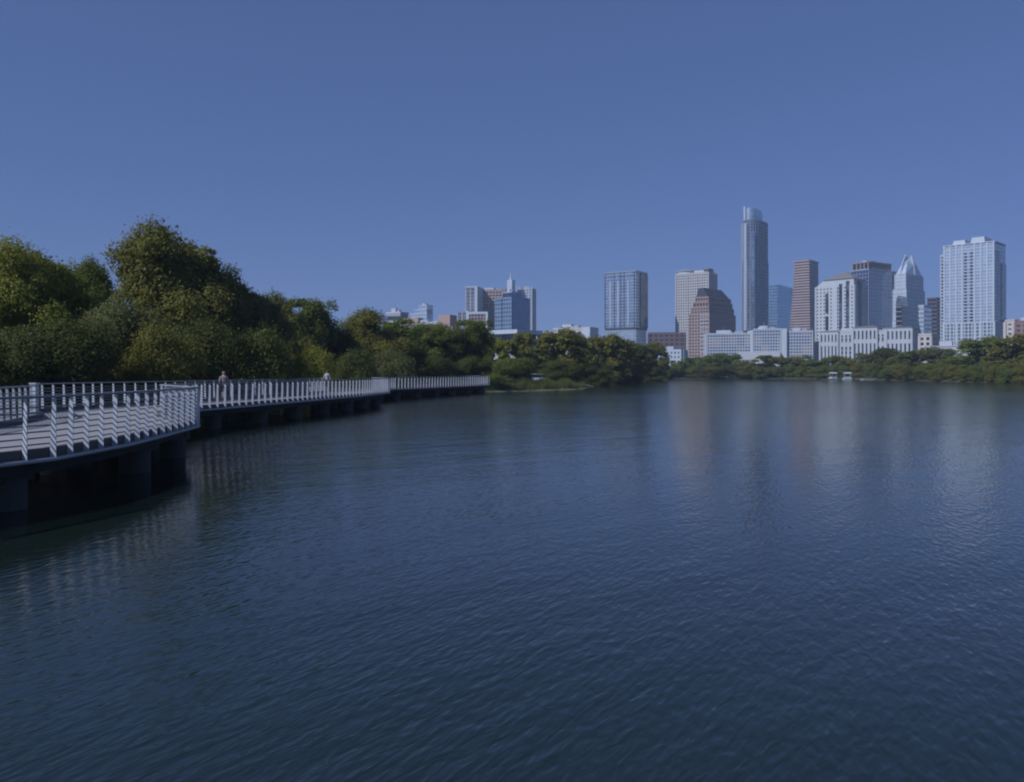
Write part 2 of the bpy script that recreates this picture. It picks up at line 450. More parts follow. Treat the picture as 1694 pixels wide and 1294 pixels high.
LEAF = {
 'olive': leaf_mat('olive_foliage', (0.150, 0.152, 0.024), (0.222, 0.212, 0.042)),
 'green': leaf_mat('mid_green_foliage', (0.122, 0.156, 0.023), (0.186, 0.215, 0.042)),
 'grey': leaf_mat('grey_green_foliage', (0.132, 0.148, 0.042), (0.195, 0.202, 0.065)),
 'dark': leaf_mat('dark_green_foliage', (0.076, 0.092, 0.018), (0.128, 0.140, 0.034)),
 'yellow': leaf_mat('yellow_green_foliage', (0.185, 0.205, 0.024), (0.275, 0.275, 0.040)),
}
VAR = {}
def variant(key, seed, n_leaf, leaf, lobes, prof, **k):
    v, f, t, c, r = crown_arrays(seed, n_leaf, leaf, lobes, prof, **k)
    z1 = np.percentile(v[:, 2], 99.7); r1 = np.percentile(np.hypot(v[:, 0], v[:, 1]), 98.5)
    v = v / np.array([r1*2, r1*2, z1]); c = c / np.array([r1*2, r1*2, z1])      # crown one unit tall and one wide
    tm = trunk_mb(seed, c, r, flare=0.02 if prof is not p_bush else 0.012)
    for col in LEAF:
        VAR[key, col] = None
    VAR[key] = (v, f, t, tm)
variant('round_a', 1, 62000, 0.0115, 150, p_round)
variant('round_b', 2, 62000, 0.0115, 130, p_round, lobe_r=(0.12, 0.22))
variant('tall_a', 3, 46000, 0.0115, 120, p_tall, lobe_r=(0.09, 0.17))
variant('feather', 4, 46000, 0.0105, 150, p_tall, lobe_r=(0.06, 0.13), flat=1.5)
variant('wide_a', 5, 62000, 0.0125, 150, p_wide)
variant('bush_a', 6, 40000, 0.0150, 90, p_bush, lobe_r=(0.14, 0.28), low=0.06)
variant('bush_b', 7, 40000, 0.0150, 80, p_bush, lobe_r=(0.16, 0.30), low=0.06)
variant('far_round', 8, 14000, 0.022, 90, p_round, low=0.08)
variant('far_wide', 9, 14000, 0.024, 90, p_wide, low=0.06)
variant('far_tall', 10, 12000, 0.022, 80, p_tall, low=0.08)
variant('far_spire', 11, 12000, 0.022, 80, p_spire, lobe_r=(0.06, 0.13), low=0.08)
MESH = {}
def tree(name, x, y, h, w, key, col, label, cat='tree', group=None, rz=None, z=None):
    """w = crown width in metres (on the unit crown about 0.9 tall_a .. )"""
    v, f, t, tm = VAR[key]
    if (key, col) not in MESH:
        o = np_mesh('crown', v, f, LEAF[col], tint=t)
        if key not in MESH: MESH[key] = tm.build('trunk', M['bark'], None, smooth=True)
        MESH[key, col] = o.data
        bpy.data.objects.remove(o)
        if MESH[key].__class__.__name__ == 'Object':
            d = MESH[key].data; bpy.data.objects.remove(MESH[key]); MESH[key] = d
    root = empty(name, (x, y, (ground_z(x, y) if z is None else z) - 0.05), rnd.uniform(0, 6.28) if rz is None else rz)
    root.scale = (w, w, h)
    for nm, me in (('crown', MESH[key, col]), ('trunk' if cat == 'tree' else 'stem', MESH[key])):
        o = bpy.data.objects.new(nm, me); C.objects.link(o); o.parent = root
    return tag(root, label, cat, group)
def tree_px(px, top, d, wpx, key, col, label, name='tree', cat='tree', group=None):
    x = X(px, d); z = ground_z(x, d)
    return tree(name, x, d, Z(top, d) - z, wpx/F*d, key, col, label, cat, group)

LB = 'trees on the near left bank'
for a in [
 (8, 399, 46, 210, 'round_b', 'yellow', 'yellow green broadleaf tree at the left edge of the picture'),
 (95, 428, 50, 190, 'wide_a', 'yellow', 'broad light green tree between the leftmost tree and the tallest tree'),
 (150, 432, 62, 110, 'round_a', 'green', 'small topped green tree tucked against the left of the tallest tree'),
 (256, 375, 60, 215, 'round_a', 'olive', 'tallest tree, dense olive green crown rising above the left bank'),
 (318, 404, 64, 150, 'tall_a', 'olive', 'tree making the right shoulder of the tallest crown'),
 (365, 442, 66, 150, 'round_b', 'olive', 'rounded olive tree right of the tallest tree'),
 (428, 478, 68, 130, 'wide_a', 'grey', 'grey green tree sloping down behind the walker in pale top'),
 (505, 496, 86, 100, 'feather', 'green', 'feathery dark green tree with upright plumes'),
 (608, 514, 96, 140, 'round_a', 'olive', 'round brown green tree standing alone against the sky'),
 (560, 540, 90, 100, 'round_b', 'dark', 'low dark tree between the feathery tree and the round tree'),
 (655, 529, 102, 96, 'tall_a', 'green', 'green tree in front of the tan brick building left end'),
 (708, 535, 112, 125, 'round_b', 'green', 'broad green tree hiding the foot of the tan brick building'),
 (778, 530, 116, 74, 'feather', 'green', 'pointed tree in front of the brown grid tower'),
 (742, 546, 113, 100, 'wide_a', 'dark', 'dark spreading tree beside the pointed tree'),
 (832, 566, 142, 66, 'far_round', 'yellow', 'bright green tree below the white flat pavilion roof'),
 (866, 556, 150, 50, 'far_tall', 'olive', 'tree poking up between the two halves of the pavilion roof'),
 (925, 551, 152, 90, 'far_round', 'olive', 'full olive tree in front of the white mid rise block'),
 (972, 562, 168, 70, 'far_wide', 'olive', 'tree left of the pale glass tower foot'),
 (1010, 560, 185, 70, 'far_round', 'olive', 'rounded tree beneath the pale glass tower'),
 (1048, 572, 215, 66, 'far_round', 'dark', 'tree under the right corner of the pale glass tower'),
 (1080, 572, 250, 58, 'far_round', 'olive', 'last tall tree of the left bank before the lake opens'),
 (1100, 596, 285, 28, 'far_wide', 'dark', 'small tree at the tip of the left bank'),
 (803, 565, 150, 60, 'far_round', 'olive', 'tree behind the far end of the boardwalk, left of the bright green tree'),
 (893, 567, 162, 64, 'far_wide', 'olive', 'tree below the right end of the white pavilion roof'),
 (948, 557, 172, 60, 'far_round', 'green', 'green tree below the middle of the white mid rise block'),
 (993, 568, 190, 60, 'far_tall', 'olive', 'narrow tree left of the pale glass tower podium'),
 (1030, 568, 205, 60, 'far_wide', 'olive', 'spreading tree before the middle of the pale glass tower podium'),
 (1064, 574, 238, 56, 'far_round', 'green', 'tree below the gap between the pale glass tower and the dark brown block'),
 (460, 492, 80, 100, 'round_a', 'olive', 'tree filling the slope left of the feathery tree'),
 (40, 420, 54, 150, 'tall_a', 'yellow', 'bright green tree just right of the leftmost yellow green tree'),
]:
    a = (a[0], a[1] - (5 if a[2] >= 142 else 0), *a[2:])
    tree_px(*a[:6], a[6], group=LB)
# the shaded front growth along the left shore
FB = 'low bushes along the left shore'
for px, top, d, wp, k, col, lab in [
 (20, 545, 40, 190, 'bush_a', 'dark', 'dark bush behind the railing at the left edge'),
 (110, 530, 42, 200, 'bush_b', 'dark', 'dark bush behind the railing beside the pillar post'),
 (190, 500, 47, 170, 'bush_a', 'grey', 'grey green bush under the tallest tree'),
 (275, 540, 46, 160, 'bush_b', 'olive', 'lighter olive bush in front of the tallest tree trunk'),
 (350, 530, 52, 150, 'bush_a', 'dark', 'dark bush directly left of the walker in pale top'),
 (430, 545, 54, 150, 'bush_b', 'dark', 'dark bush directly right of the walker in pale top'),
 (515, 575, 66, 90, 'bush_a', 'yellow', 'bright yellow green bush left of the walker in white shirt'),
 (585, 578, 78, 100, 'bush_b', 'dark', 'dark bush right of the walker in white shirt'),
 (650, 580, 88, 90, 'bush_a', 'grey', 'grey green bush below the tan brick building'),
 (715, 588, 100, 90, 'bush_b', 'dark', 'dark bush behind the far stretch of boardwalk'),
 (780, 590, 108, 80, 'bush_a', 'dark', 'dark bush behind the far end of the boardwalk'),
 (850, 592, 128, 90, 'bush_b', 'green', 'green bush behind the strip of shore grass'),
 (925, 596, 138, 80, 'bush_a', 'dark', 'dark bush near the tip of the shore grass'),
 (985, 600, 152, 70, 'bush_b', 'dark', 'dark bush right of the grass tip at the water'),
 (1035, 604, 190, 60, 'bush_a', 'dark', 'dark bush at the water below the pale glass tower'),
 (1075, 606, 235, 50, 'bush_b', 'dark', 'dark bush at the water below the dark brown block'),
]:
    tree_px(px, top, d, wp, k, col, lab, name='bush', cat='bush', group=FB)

FT = 'trees on the far bank'
def far_d(px):   # a little behind the far shoreline
    pts = [(1110, 322), (1300, 322), (1400, 298), (1500, 257), (1600, 215), (1720, 196)]
    for (a, da), (b_, db) in zip(pts, pts[1:]):
        if px <= b_: return da + (db-da)*(px-a)/(b_-a)
    return 196
for px, top, wp, k, col, dd, lab in [
 (1120, 598, 34, 'far_wide', 'green', 0, 'leftmost low tree of the far bank'),
 (1147, 592, 40, 'far_round', 'green', 20, 'far bank tree below the brown stepped tower left side'),
 (1178, 588, 46, 'far_wide', 'green', 6, 'far bank tree below the hotel left end'),
 (1206, 586, 44, 'far_round', 'green', 14, 'fuller far bank tree below the hotel left wing'),
 (1238, 596, 40, 'far_wide', 'olive', 0, 'low far bank tree below the hotel centre'),
 (1266, 589, 44, 'far_spire', 'olive', 10, 'pointed far bank tree below the white hotel pillar'),
 (1296, 592, 46, 'far_round', 'olive', 4, 'far bank tree below the hotel right wing'),
 (1325, 590, 44, 'far_wide', 'olive', 12, 'far bank tree below the pink tapering tower'),
 (1352, 596, 40, 'far_round', 'green', 0, 'low far bank tree left of the white boats'),
 (1382, 590, 44, 'far_round', 'green', 10, 'far bank tree behind the first white boat'),
 (1410, 594, 40, 'far_wide', 'olive', 6, 'far bank tree behind the second white boat'),
 (1438, 584, 46, 'far_round', 'grey', 8, 'greyish far bank tree above the floating dock'),
 (1468, 577, 44, 'far_tall', 'dark', 10, 'dark far bank tree standing before the cream podium'),
 (1484, 592, 50, 'far_wide', 'green', 0, 'round bush like tree right of the floating dock'),
 (1518, 580, 56, 'far_round', 'green', 6, 'far bank tree below the crowned glass tower'),
 (1556, 576, 52, 'far_round', 'grey', 10, 'greyish far bank tree in front of the low white building'),
 (1585, 590, 54, 'far_wide', 'green', 0, 'low tree in front of the tall white tower left foot'),
 (1622, 560, 68, 'far_round', 'green', 14, 'tall far bank tree in front of the tall white tower'),
 (1655, 580, 60, 'far_wide', 'olive', 4, 'far bank tree at the foot of the tall white tower right corner'),
 (1690, 556, 80, 'far_round', 'olive', 8, 'tallest far bank tree at the right edge of the picture'),
 (1725, 560, 80, 'far_round', 'olive', 6, 'far bank tree cut off by the right edge'),
]:
    tree_px(px, top - 1, far_d(px) + dd + 3, wp*1.3, k, col, lab, group=FT)
FS = 'bushes along the far shore'
MARKS = [(1100, 'tip of the left bank'), (1170, 'hotel left end'), (1250, 'hotel centre'), (1305, 'pink tapering tower'), (1362, 'red kayak'), (1415, 'second white boat'),
         (1462, 'floating dock'), (1530, 'slim pale blue slab'), (1590, 'low plain white building'), (1645, 'tall white tower right corner')]
ORD = ['first', 'second', 'third', 'fourth', 'fifth', 'sixth', 'seventh']
q = 1108; seen = {}
while q < 1730:
    d = far_d(q) - (6.0 if q < 1440 else 11.0)
    mk = [t for p_, t in MARKS if p_ <= q][-1]; seen[mk] = seen.get(mk, 0) + 1
    col = rnd.choice(['green', 'olive', 'green', 'dark'])
    tree_px(q + rnd.uniform(-4, 4), 604 + rnd.uniform(-6, 6), d + rnd.uniform(0, 3), rnd.uniform(24, 38), rnd.choice(['bush_a', 'bush_b']), col,
            'low waterline bush, %s right of the %s' % (ORD[seen[mk]-1], mk), name='bush', cat='bush', group=FS)
    q += rnd.uniform(15, 21)

# shore grass on the spit
rg = np.random.default_rng(21)
n = 60000
gxp = rg.uniform(-16, 16, n); gyp = rg.uniform(92, 135, n)
s = lake_sd(gxp, gyp); keep = (s > 0.5) & (s < 9)
gxp, gyp = gxp[keep], gyp[keep]; n = len(gxp)
gz = land_h(gxp, gyp)
ang = rg.uniform(0, 2*np.pi, n); hh = rg.uniform(0.4, 1.05, n) * (0.7 + 0.6*np.sin(gxp*0.9)**2); wd = 0.045
lean = rg.normal(0, 0.18, (n, 2))
v = np.stack([np.stack([gxp - np.cos(ang)*wd, gyp - np.sin(ang)*wd, gz - 0.05], -1), np.stack([gxp + np.cos(ang)*wd, gyp + np.sin(ang)*wd, gz - 0.05], -1),
              np.stack([gxp + lean[:, 0], gyp + lean[:, 1], gz + hh], -1)], 1).reshape(-1, 3)
gmat = leaf_mat('shore_grass', (0.07, 0.095, 0.022), (0.15, 0.165, 0.045))
o = np_mesh('shore_grass', v, np.arange(n*3).reshape(-1, 3), gmat, tint=rg.uniform(0, 1, n))
tag(o, 'strip of bright green grass on the low spit beyond the boardwalk', 'grass', kind='stuff')

# ------------------------------------------------------------------ boardwalk
DZ = 1.0     # ledge level of the deck above the water
LAKE_EDGE = [(-9.9, 11.0), (-8.55, 15.08), (-8.55, 18.0), (-8.85, 20.5), (-9.4, 24.2), (-12.6, 29.0), (-13.2, 34.3), (-12.35, 39.4), (-11.4, 46.0), (-10.1, 54.6),
             (-9.5, 62.6), (-11.8, 68.0), (-11.0, 76.0), (-8.1, 85.0), (-2.8, 101.0)]
LAND_EDGE = [(-15.2, 9.0), (-13.9, 16.0), (-14.3, 20.0), (-15.0, 23.5), (-16.2, 27.3), (-18.6, 31.0), (-18.4, 36.0), (-17.0, 40.5), (-16.0, 47.0), (-14.8, 55.0),
             (-14.4, 62.0), (-17.0, 68.0), (-19.0, 78.0), (-22.0, 92.0), (-29.0, 104.0)]
BACK_EDGE = [(-2.8, 101.0), (-4.6, 105.5), (-16, 107.6), (-29.5, 110.0)]

def resample(pl, step, keep=True):
    """points along a polyline with spacing near step in every segment: (point, unit direction)"""
    out = []
    for (a, b) in zip(pl, pl[1:]):
        a, b = Vector(a), Vector(b); L = (b-a).length; k = max(1, round(L/step)); d = (b-a)/L
        for i in range(k): out.append((a + d*(L*i/k), d))
    out.append((Vector(pl[-1]), d))
    return out

walk = empty('boardwalk', (-12, 30, 0))
tag(walk, 'pale concrete boardwalk on round piers curving along the left shore', 'boardwalk')
def inw(o, parent=walk):
    o.parent = parent; o.matrix_parent_inverse = Matrix.Translation(-parent.location); return o
# slabs between matching points of the two edges
def arc(pl, t):
    L = [(Vector(b)-Vector(a)).length for a, b in zip(pl, pl[1:])]
    t = t*sum(L)
    for (a, b), l in zip(zip(pl, pl[1:]), L):
        if t <= l + 1e-6: return Vector(a).lerp(Vector(b), max(0, min(1, t/l)))
        t -= l
    return Vector(pl[-1])
pairs = []
for (a0, a1), (b0, b1) in zip(zip(LAKE_EDGE, LAKE_EDGE[1:]), zip(LAND_EDGE, LAND_EDGE[1:])):
    L = (Vector(a1)-Vector(a0)).length; k = max(1, round(L/2.25))
    for i in range(k): pairs.append((Vector(a0).lerp(Vector(a1), i/k), Vector(b0).lerp(Vector(b1), i/k)))
pairs.append((Vector(LAKE_EDGE[-1]), Vector(LAND_EDGE[-1])))
for (a, b), (c, d) in zip(pairs, pairs[1:]):
    g_ = (c-a).normalized()*0.012; h_ = (d-b).normalized()*0.012
    m = MB(); m.prism(mirror_free([tuple(a+g_), tuple(c-g_), tuple(d-h_), tuple(b+h_)]), DZ-0.06, DZ + 0.012*rnd.random())
    inw(m.build('slab', M['deck']))
# the transverse far platform
for i in range(8):
    f = lambda pl, t: arc(pl, t)
    t0, t1 = i/8 + 0.001, (i+1)/8 - 0.001
    a, b = f(BACK_EDGE[1:], t0), f(BACK_EDGE[1:], t1)
    c = Vector((-2.8, 101)).lerp(Vector((-29, 104)), t1); d = Vector((-2.8, 101)).lerp(Vector((-29, 104)), t0)
    m = MB(); m.prism(mirror_free([tuple(a), tuple(b), tuple(c), tuple(d)]), DZ-0.06, DZ + 0.004)
    inw(m.build('slab', M['deck']))
def edge_parts(pl, side, step_kerb=3.0):
    """ledge flange, kerb and the beam beneath along one edge; side=+1 when the deck lies to the left of travel"""
    for a, b in zip(pl, pl[1:]):
        a, b = Vector(a), Vector(b); d = (b-a).normalized(); n_ = Vector((-d.y, d.x)) * side
        m = MB(); p, q_ = a + n_*0.19, b + n_*0.19
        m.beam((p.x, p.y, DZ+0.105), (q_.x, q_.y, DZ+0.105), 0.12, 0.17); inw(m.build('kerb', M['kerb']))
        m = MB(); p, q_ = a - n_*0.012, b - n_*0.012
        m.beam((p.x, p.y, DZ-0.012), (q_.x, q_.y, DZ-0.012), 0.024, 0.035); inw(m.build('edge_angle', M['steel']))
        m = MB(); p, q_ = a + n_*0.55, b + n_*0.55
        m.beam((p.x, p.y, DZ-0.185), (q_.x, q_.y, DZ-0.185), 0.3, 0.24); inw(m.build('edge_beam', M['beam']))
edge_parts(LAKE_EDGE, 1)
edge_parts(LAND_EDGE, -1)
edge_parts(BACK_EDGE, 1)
# piers and the caps across them
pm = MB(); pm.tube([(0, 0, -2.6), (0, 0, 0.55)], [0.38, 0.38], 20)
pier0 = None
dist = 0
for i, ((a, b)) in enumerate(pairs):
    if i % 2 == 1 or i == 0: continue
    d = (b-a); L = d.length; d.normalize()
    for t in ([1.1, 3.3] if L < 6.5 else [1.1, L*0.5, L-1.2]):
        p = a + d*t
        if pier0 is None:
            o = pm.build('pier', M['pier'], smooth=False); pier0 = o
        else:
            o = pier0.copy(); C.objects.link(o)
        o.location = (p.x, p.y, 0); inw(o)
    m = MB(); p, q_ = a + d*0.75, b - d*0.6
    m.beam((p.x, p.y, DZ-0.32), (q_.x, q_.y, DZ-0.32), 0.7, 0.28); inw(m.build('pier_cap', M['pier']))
for x_, y_ in ((-4.5, 103.2), (-11, 104), (-18, 105), (-25, 106)):
    o = pier0.copy(); C.objects.link(o); o.location = (x_, y_, 0); inw(o)

# railings: fin posts outside, flat bars on their inner edge, a handrail on top
fin_prof = [(0.0, 0.0), (0.112, 0.0), (0.112, 0.16), (0.07, 1.10), (0.03, 1.12), (0.0, 1.12)]   # (inward from the ledge edge, height)
fm = MB()
fm.quadstrip([[(-0.007, u, w_) for u, w_ in fin_prof], [(0.007, u, w_) for u, w_ in fin_prof]])
FIN = None
def railing(pl, side, label, step=0.62, bars=7, bar_mat='rail', name='boardwalk_railing', steps=None):
    global FIN
    root = empty(name, (*pl[0], DZ)); tag(root, label, 'railing', 'boardwalk railings')
    for (a, b) in zip(pl, pl[1:]):
        av, bv = Vector(a), Vector(b)
        for p, d in resample([a, b], step)[:-1]:
            if FIN is None:
                FIN = fm.build('post', M['steel']); o = FIN
            else:
                o = FIN.copy(); C.objects.link(o)
            n_ = Vector((-d.y, d.x)) * side
            o.location = (p.x, p.y, DZ + 0.002); o.rotation_euler = (0, 0, math.atan2(n_.y, n_.x) - math.pi/2)
            inw(o, root)
        d = (bv-av).normalized(); n_ = Vector((-d.y, d.x)) * side
        for k in range(bars):
            z = DZ + 0.27 + k*0.115; off = 0.112 - 0.045*max(0, (z-DZ-0.16)/0.94) + 0.008
            m = MB(); p, q_ = av + n_*off, bv + n_*off
            m.beam((p.x, p.y, z), (q_.x, q_.y, z), 0.012, 0.028); inw(m.build('bar', M[bar_mat]), root)
        m = MB(); p, q_ = av + n_*0.05, bv + n_*0.05
        m.beam((p.x, p.y, DZ+1.145), (q_.x, q_.y, DZ+1.145), 0.11, 0.045); inw(m.build('handrail', M[bar_mat]), root)
    return root
railing(LAKE_EDGE[:5], 1, 'near lakeside railing with tall white fin posts at the left of the picture', step=0.64)
railing(LAKE_EDGE[4:6], 1, 'short angled railing closing the end of the near overlook', step=0.5)
railing(LAKE_EDGE[5:11], 1, 'long white lakeside railing in the middle stretch of the boardwalk', step=0.64)
railing(LAKE_EDGE[10:12], 1, 'short angled railing at the bend of the middle stretch', step=0.6)
railing(LAKE_EDGE[11:], 1, 'lakeside railing of the farthest boardwalk stretch ending over the water', step=0.72)
railing(LAND_EDGE[:5], -1, 'landward railing at the left edge seen through the near railing', step=0.64)
railing(LAND_EDGE[4:8], -1, 'landward railing of the near overlook in front of dark bushes', step=0.7)
railing(LAND_EDGE[7:], -1, 'landward railing behind the middle stretch of the boardwalk', step=1.0)
railing(BACK_EDGE, 1, 'back railing of the far platform just below the dark trees', step=1.0)
# the pillar post where the landward railing steps out
po = empty('pillar_post', (-16.25, 27.35, DZ)); tag(po, 'wide pale pillar post in the landward railing at the left', 'pillar')
m = MB(); m.box(-0.1, 0.1, -0.1, 0.1, 0.0, 1.2); m.build('shaft', M['steel'], po)
m = MB(); m.box(-0.12, 0.12, -0.12, 0.12, 1.203, 1.24); m.build('cap', M['steel'], po)

# ------------------------------------------------------------------ people on the boardwalk
def skin_obj(name, verts, edges, radii, mat, parent, root=0):
    me = bpy.data.meshes.new(name); me.from_pydata(verts, edges, []); me.materials.append(mat)
    o = bpy.data.objects.new(name, me); C.objects.link(o); o.parent = parent
    sk = o.modifiers.new('skin', 'SKIN'); sk.use_smooth_shade = True
    for i, r_ in enumerate(radii):
        s_ = me.skin_vertices[0].data[i]; s_.radius = (r_, r_*0.85) if isinstance(r_, float) else r_
        s_.use_root = (i == root)
    sb_ = o.modifiers.new('sub', 'SUBSURF'); sb_.levels = 2; sb_.render_levels = 2
    return o
SKIN = wall('skin', (0.42, 0.27, 0.20), rough=0.55, var=0.05, scale=4)
HAIR = wall('dark_hair', (0.05, 0.035, 0.025), var=0.2, scale=20)
def cloth(n_, c_): return wall(n_, c_, var=0.08, scale=5)
def person(px, d, rz, label, top_col, leg_col, stride=0.22, h=1.74, hat=None, arm=0.12):
    x = X(px, d); k = h/1.74
    root = empty('person', (x, d, DZ + 0.01), rz); root.scale = (k, k, k)
    tag(root, label, 'person')
    s_ = stride
    J = [(0,0,0.95),(0,0,1.12),(0,0.01,1.30),(0,0.0,1.45),(0,0.01,1.52),(0,0.02,1.60),(0,0.02,1.69),          # 0-6 spine, neck, head
         (-.10,0,.90),(-.10,s_*.5,.50),(-.10,s_*.7,.09),(-.10,s_*.7+.15,.035),                                  # 7-10 left leg
         (.10,0,.90),(.10,-s_*.2,.50),(.10,-s_*.8,.12),(.10,-s_*.8+.14,.04),                                    # 11-14
         (-.18,0,1.42),(-.24,-arm,1.16),(-.22,-arm+.12,.93),(-.22,-arm+.17,.85),                                # 15-18 left arm
         (.18,0,1.42),(.24,arm*.6,1.16),(.22,arm+.16,.98),(.21,arm+.24,.93)]                                    # 19-22
    E = [(0,1),(1,2),(2,3),(3,4),(4,5),(5,6),(0,7),(7,8),(8,9),(9,10),(0,11),(11,12),(12,13),(13,14),(3,15),(15,16),(16,17),(17,18),(3,19),(19,20),(20,21),(21,22)]
    Rr = [.135,.125,.145,.10,.055,.085,.075,.085,.058,.042,.035,.085,.058,.042,.035,.06,.045,.036,.03,.06,.045,.036,.03]
    skin_obj('body', J, E, [float(r_) for r_ in Rr], SKIN, root)
    top = cloth('shirt_cloth', top_col); leg = cloth('trouser_cloth', leg_col)
    JT = [J[0],J[1],J[2],J[3],J[15],J[16],J[19],J[20]]
    skin_obj('shirt', JT, [(0,1),(1,2),(2,3),(3,4),(4,5),(3,6),(6,7)], [.155,.145,.165,.115,.078,.062,.078,.062], top, root)
    JL = [(0,0,0.96),J[7],J[8],J[11],J[12]]
    skin_obj('shorts', JL, [(0,1),(1,2),(0,3),(3,4)], [.15,.105,.078,.105,.078], leg, root)
    m = MB(); rings = []
    for i in range(6):                                        # hair cap on the skull
        t = i/5*1.45; rr, zz = 0.098*math.cos(t) + 0.002, 1.655 + 0.105*math.sin(t)
        rings.append([(rr*math.cos(a*math.pi/6), 0.012 + rr*1.08*math.sin(a*math.pi/6), zz) for a in range(12)])
    m.quadstrip(rings); m.build('hair' if not hat else 'hat', HAIR if not hat else cloth('hat_cloth', hat), root, smooth=True)
    m = MB(); m.tube([(0, 0.10, 1.635), (0, 0.125, 1.60), (0, 0.10, 1.59)], [0.008, 0.016, 0.01], 6); m.build('nose', SKIN, root)
    return root
person(370, 44.5, R(20), 'walker in pale pink top above the middle railing', (0.24, 0.19, 0.19), (0.05, 0.05, 0.06), hat=(0.24, 0.21, 0.21), h=1.62)
person(541, 60, R(150), 'walker in white shirt and dark shorts on the middle stretch', (0.33, 0.33, 0.34), (0.03, 0.03, 0.03), h=1.74)
person(571, 98, R(90), 'far walker in pale top left of the white capped walker', (0.6, 0.6, 0.66), (0.2, 0.2, 0.25))
person(599, 102, R(-80), 'far walker in white cap and white top', (0.75, 0.75, 0.78), (0.25, 0.2, 0.2), hat=(0.75, 0.75, 0.75))
person(653, 99, R(100), 'far walker in pale lilac top at the bend of the boardwalk', (0.6, 0.58, 0.68), (0.4, 0.3, 0.3))

# ------------------------------------------------------------------ boats, dock and vehicle shapes
def ship_ring(L, w_, z, n=12, nose=0.35):
    pts = []
    for i in range(n+1):
        t = i/n; x = -L/2 + L*t; hw = w_/2*(1 if t < 1-nose else math.sqrt(max(0, 1-((t-1+nose)/nose)**2)))
        pts.append((x, hw))
    return [(x, y, z) for x, y in pts] + [(x, -y, z) for x, y in reversed(pts[:-1])]
def boat(px, d, rz, label, L=7, canopy=True):
    root = empty('boat', (X(px, d), d, 0), rz); tag(root, label, 'boat', 'moored boats by the far bank')
    m = MB(); m.quadstrip([ship_ring(L*.9, 1.7, -.25), ship_ring(L*.97, 2.1, .15), ship_ring(L, 2.4, .65)]); m.build('hull', M['white'], root)
    m = MB(); m.box(-L*.35, L*.15, -.8, .8, .655, 1.0); m.build('seat_bench', M['lightgrey'], root)
    if canopy:
        for sx in (-.38, .12):
            for sy in (-.95, .95): m = MB(); m.tube([(L*sx, sy, .6), (L*sx, sy, 2.2)], [.04, .04], 6); m.build('canopy_post', M['steel'], root)
        m = MB(); m.quadstrip([[(-L*.42, y_, 2.2 + z_) for y_, z_ in ((-1.1,0),(1.1,0),(.9,.25),(0,.4),(-.9,.25))], [(L*.18, y_, 2.2 + z_) for y_, z_ in ((-1.1,0),(1.1,0),(.9,.25),(0,.4),(-.9,.25))]])
        m.build('canopy', M['white'], root)
boat(1380, 283, R(8), 'white boat with canopy left of the two moored by the far bank', 3.3)
boat(1404, 279, R(-6), 'white boat with canopy right of the two moored by the far bank', 3.6)
rt = empty('kayak', (X(1368, 280), 280, 0.05), R(5)); tag(rt, 'small red kayak beside the white boats', 'kayak')
m = MB(); m.quadstrip([[(x * 1.0, y * .3, z) for x, y, z in ship_ring(3.4, 1.6, -.1, nose=.5)], [(x, y * .42, z) for x, y, z in ship_ring(3.6, 1.6, .3, nose=.5)]]); m.build('hull', M['brick'], rt)
m = MB(); m.tube([(-.3, 0, .28), (-.3, 0, .5)], [.25, .28], 10); m.build('cockpit_rim', M['slate'], rt)
dk = empty('floating_dock', (X(1446, 268), 268, 0.0), R(4)); tag(dk, 'low pale floating dock right of the white boats', 'dock')
m = MB(); m.box(-4.2, 4.2, -1.1, 1.1, -.2, .35); m.build('float', M['grey'], dk)
for i in range(9): m = MB(); m.box(-4.3 + i*.96, -3.38 + i*.96, -1.2, 1.2, .353, .43); m.build('plank', M['deck'], dk)
for sx in (-3.8, 0, 3.8): m = MB(); m.tube([(sx, 1.25, -2), (sx, 1.25, 1.5)], [.12, .12], 8); m.build('pile', M['pier'], dk)

def gap_car(px, d, rz, label):  # white vehicle shape added where a bright gap shows through the trees
    x = X(px, d); root = empty('light_gap_car', (x, d, ground_z(x, d)), rz); tag(root, label, 'gap_car', 'vehicle shapes standing for light gaps')
    def sect(y): return None
    prof = [(-2.2, .35), (2.2, .35), (2.25, .75), (1.2, .92), (-2.1, .98), (-2.25, .7)]
    m = MB(); m.quadstrip([[(x_, -.88, z_) for x_, z_ in prof], [(x_, .88, z_) for x_, z_ in prof]]); m.build('body', M['white'], root)
    cab = [(-2.0, .96), (1.1, .93), (.35, 1.5), (-1.7, 1.52)]
    m = MB(); m.quadstrip([[(x_, -.78, z_) for x_, z_ in cab], [(x_, .78, z_) for x_, z_ in cab]]); m.build('cabin_glass', M['g_black'], root)
    m = MB(); m.box(-1.72, .38, -.76, .76, 1.523, 1.57); m.build('roof', M['white'], root)
    for sx in (-1.4, 1.4):
        for sy in (-.86, .86):
            m = MB(); m.tube([(sx, sy - .1, .34), (sx, sy + .1, .34)], [.34, .34], 14); wh = m.build('wheel', M['slate'], root); m = MB(); m.tube([(sx, sy - .11, .34), (sx, sy + .11, .34)], [.2, .2], 12); m.build('rim', M['lightgrey'], wh)
gap_car(884, 134, R(0), 'white vehicle shape standing for a light gap under the trees, left of two')
gap_car(899, 137, R(8), 'white vehicle shape standing for a light gap under the trees, right of two')

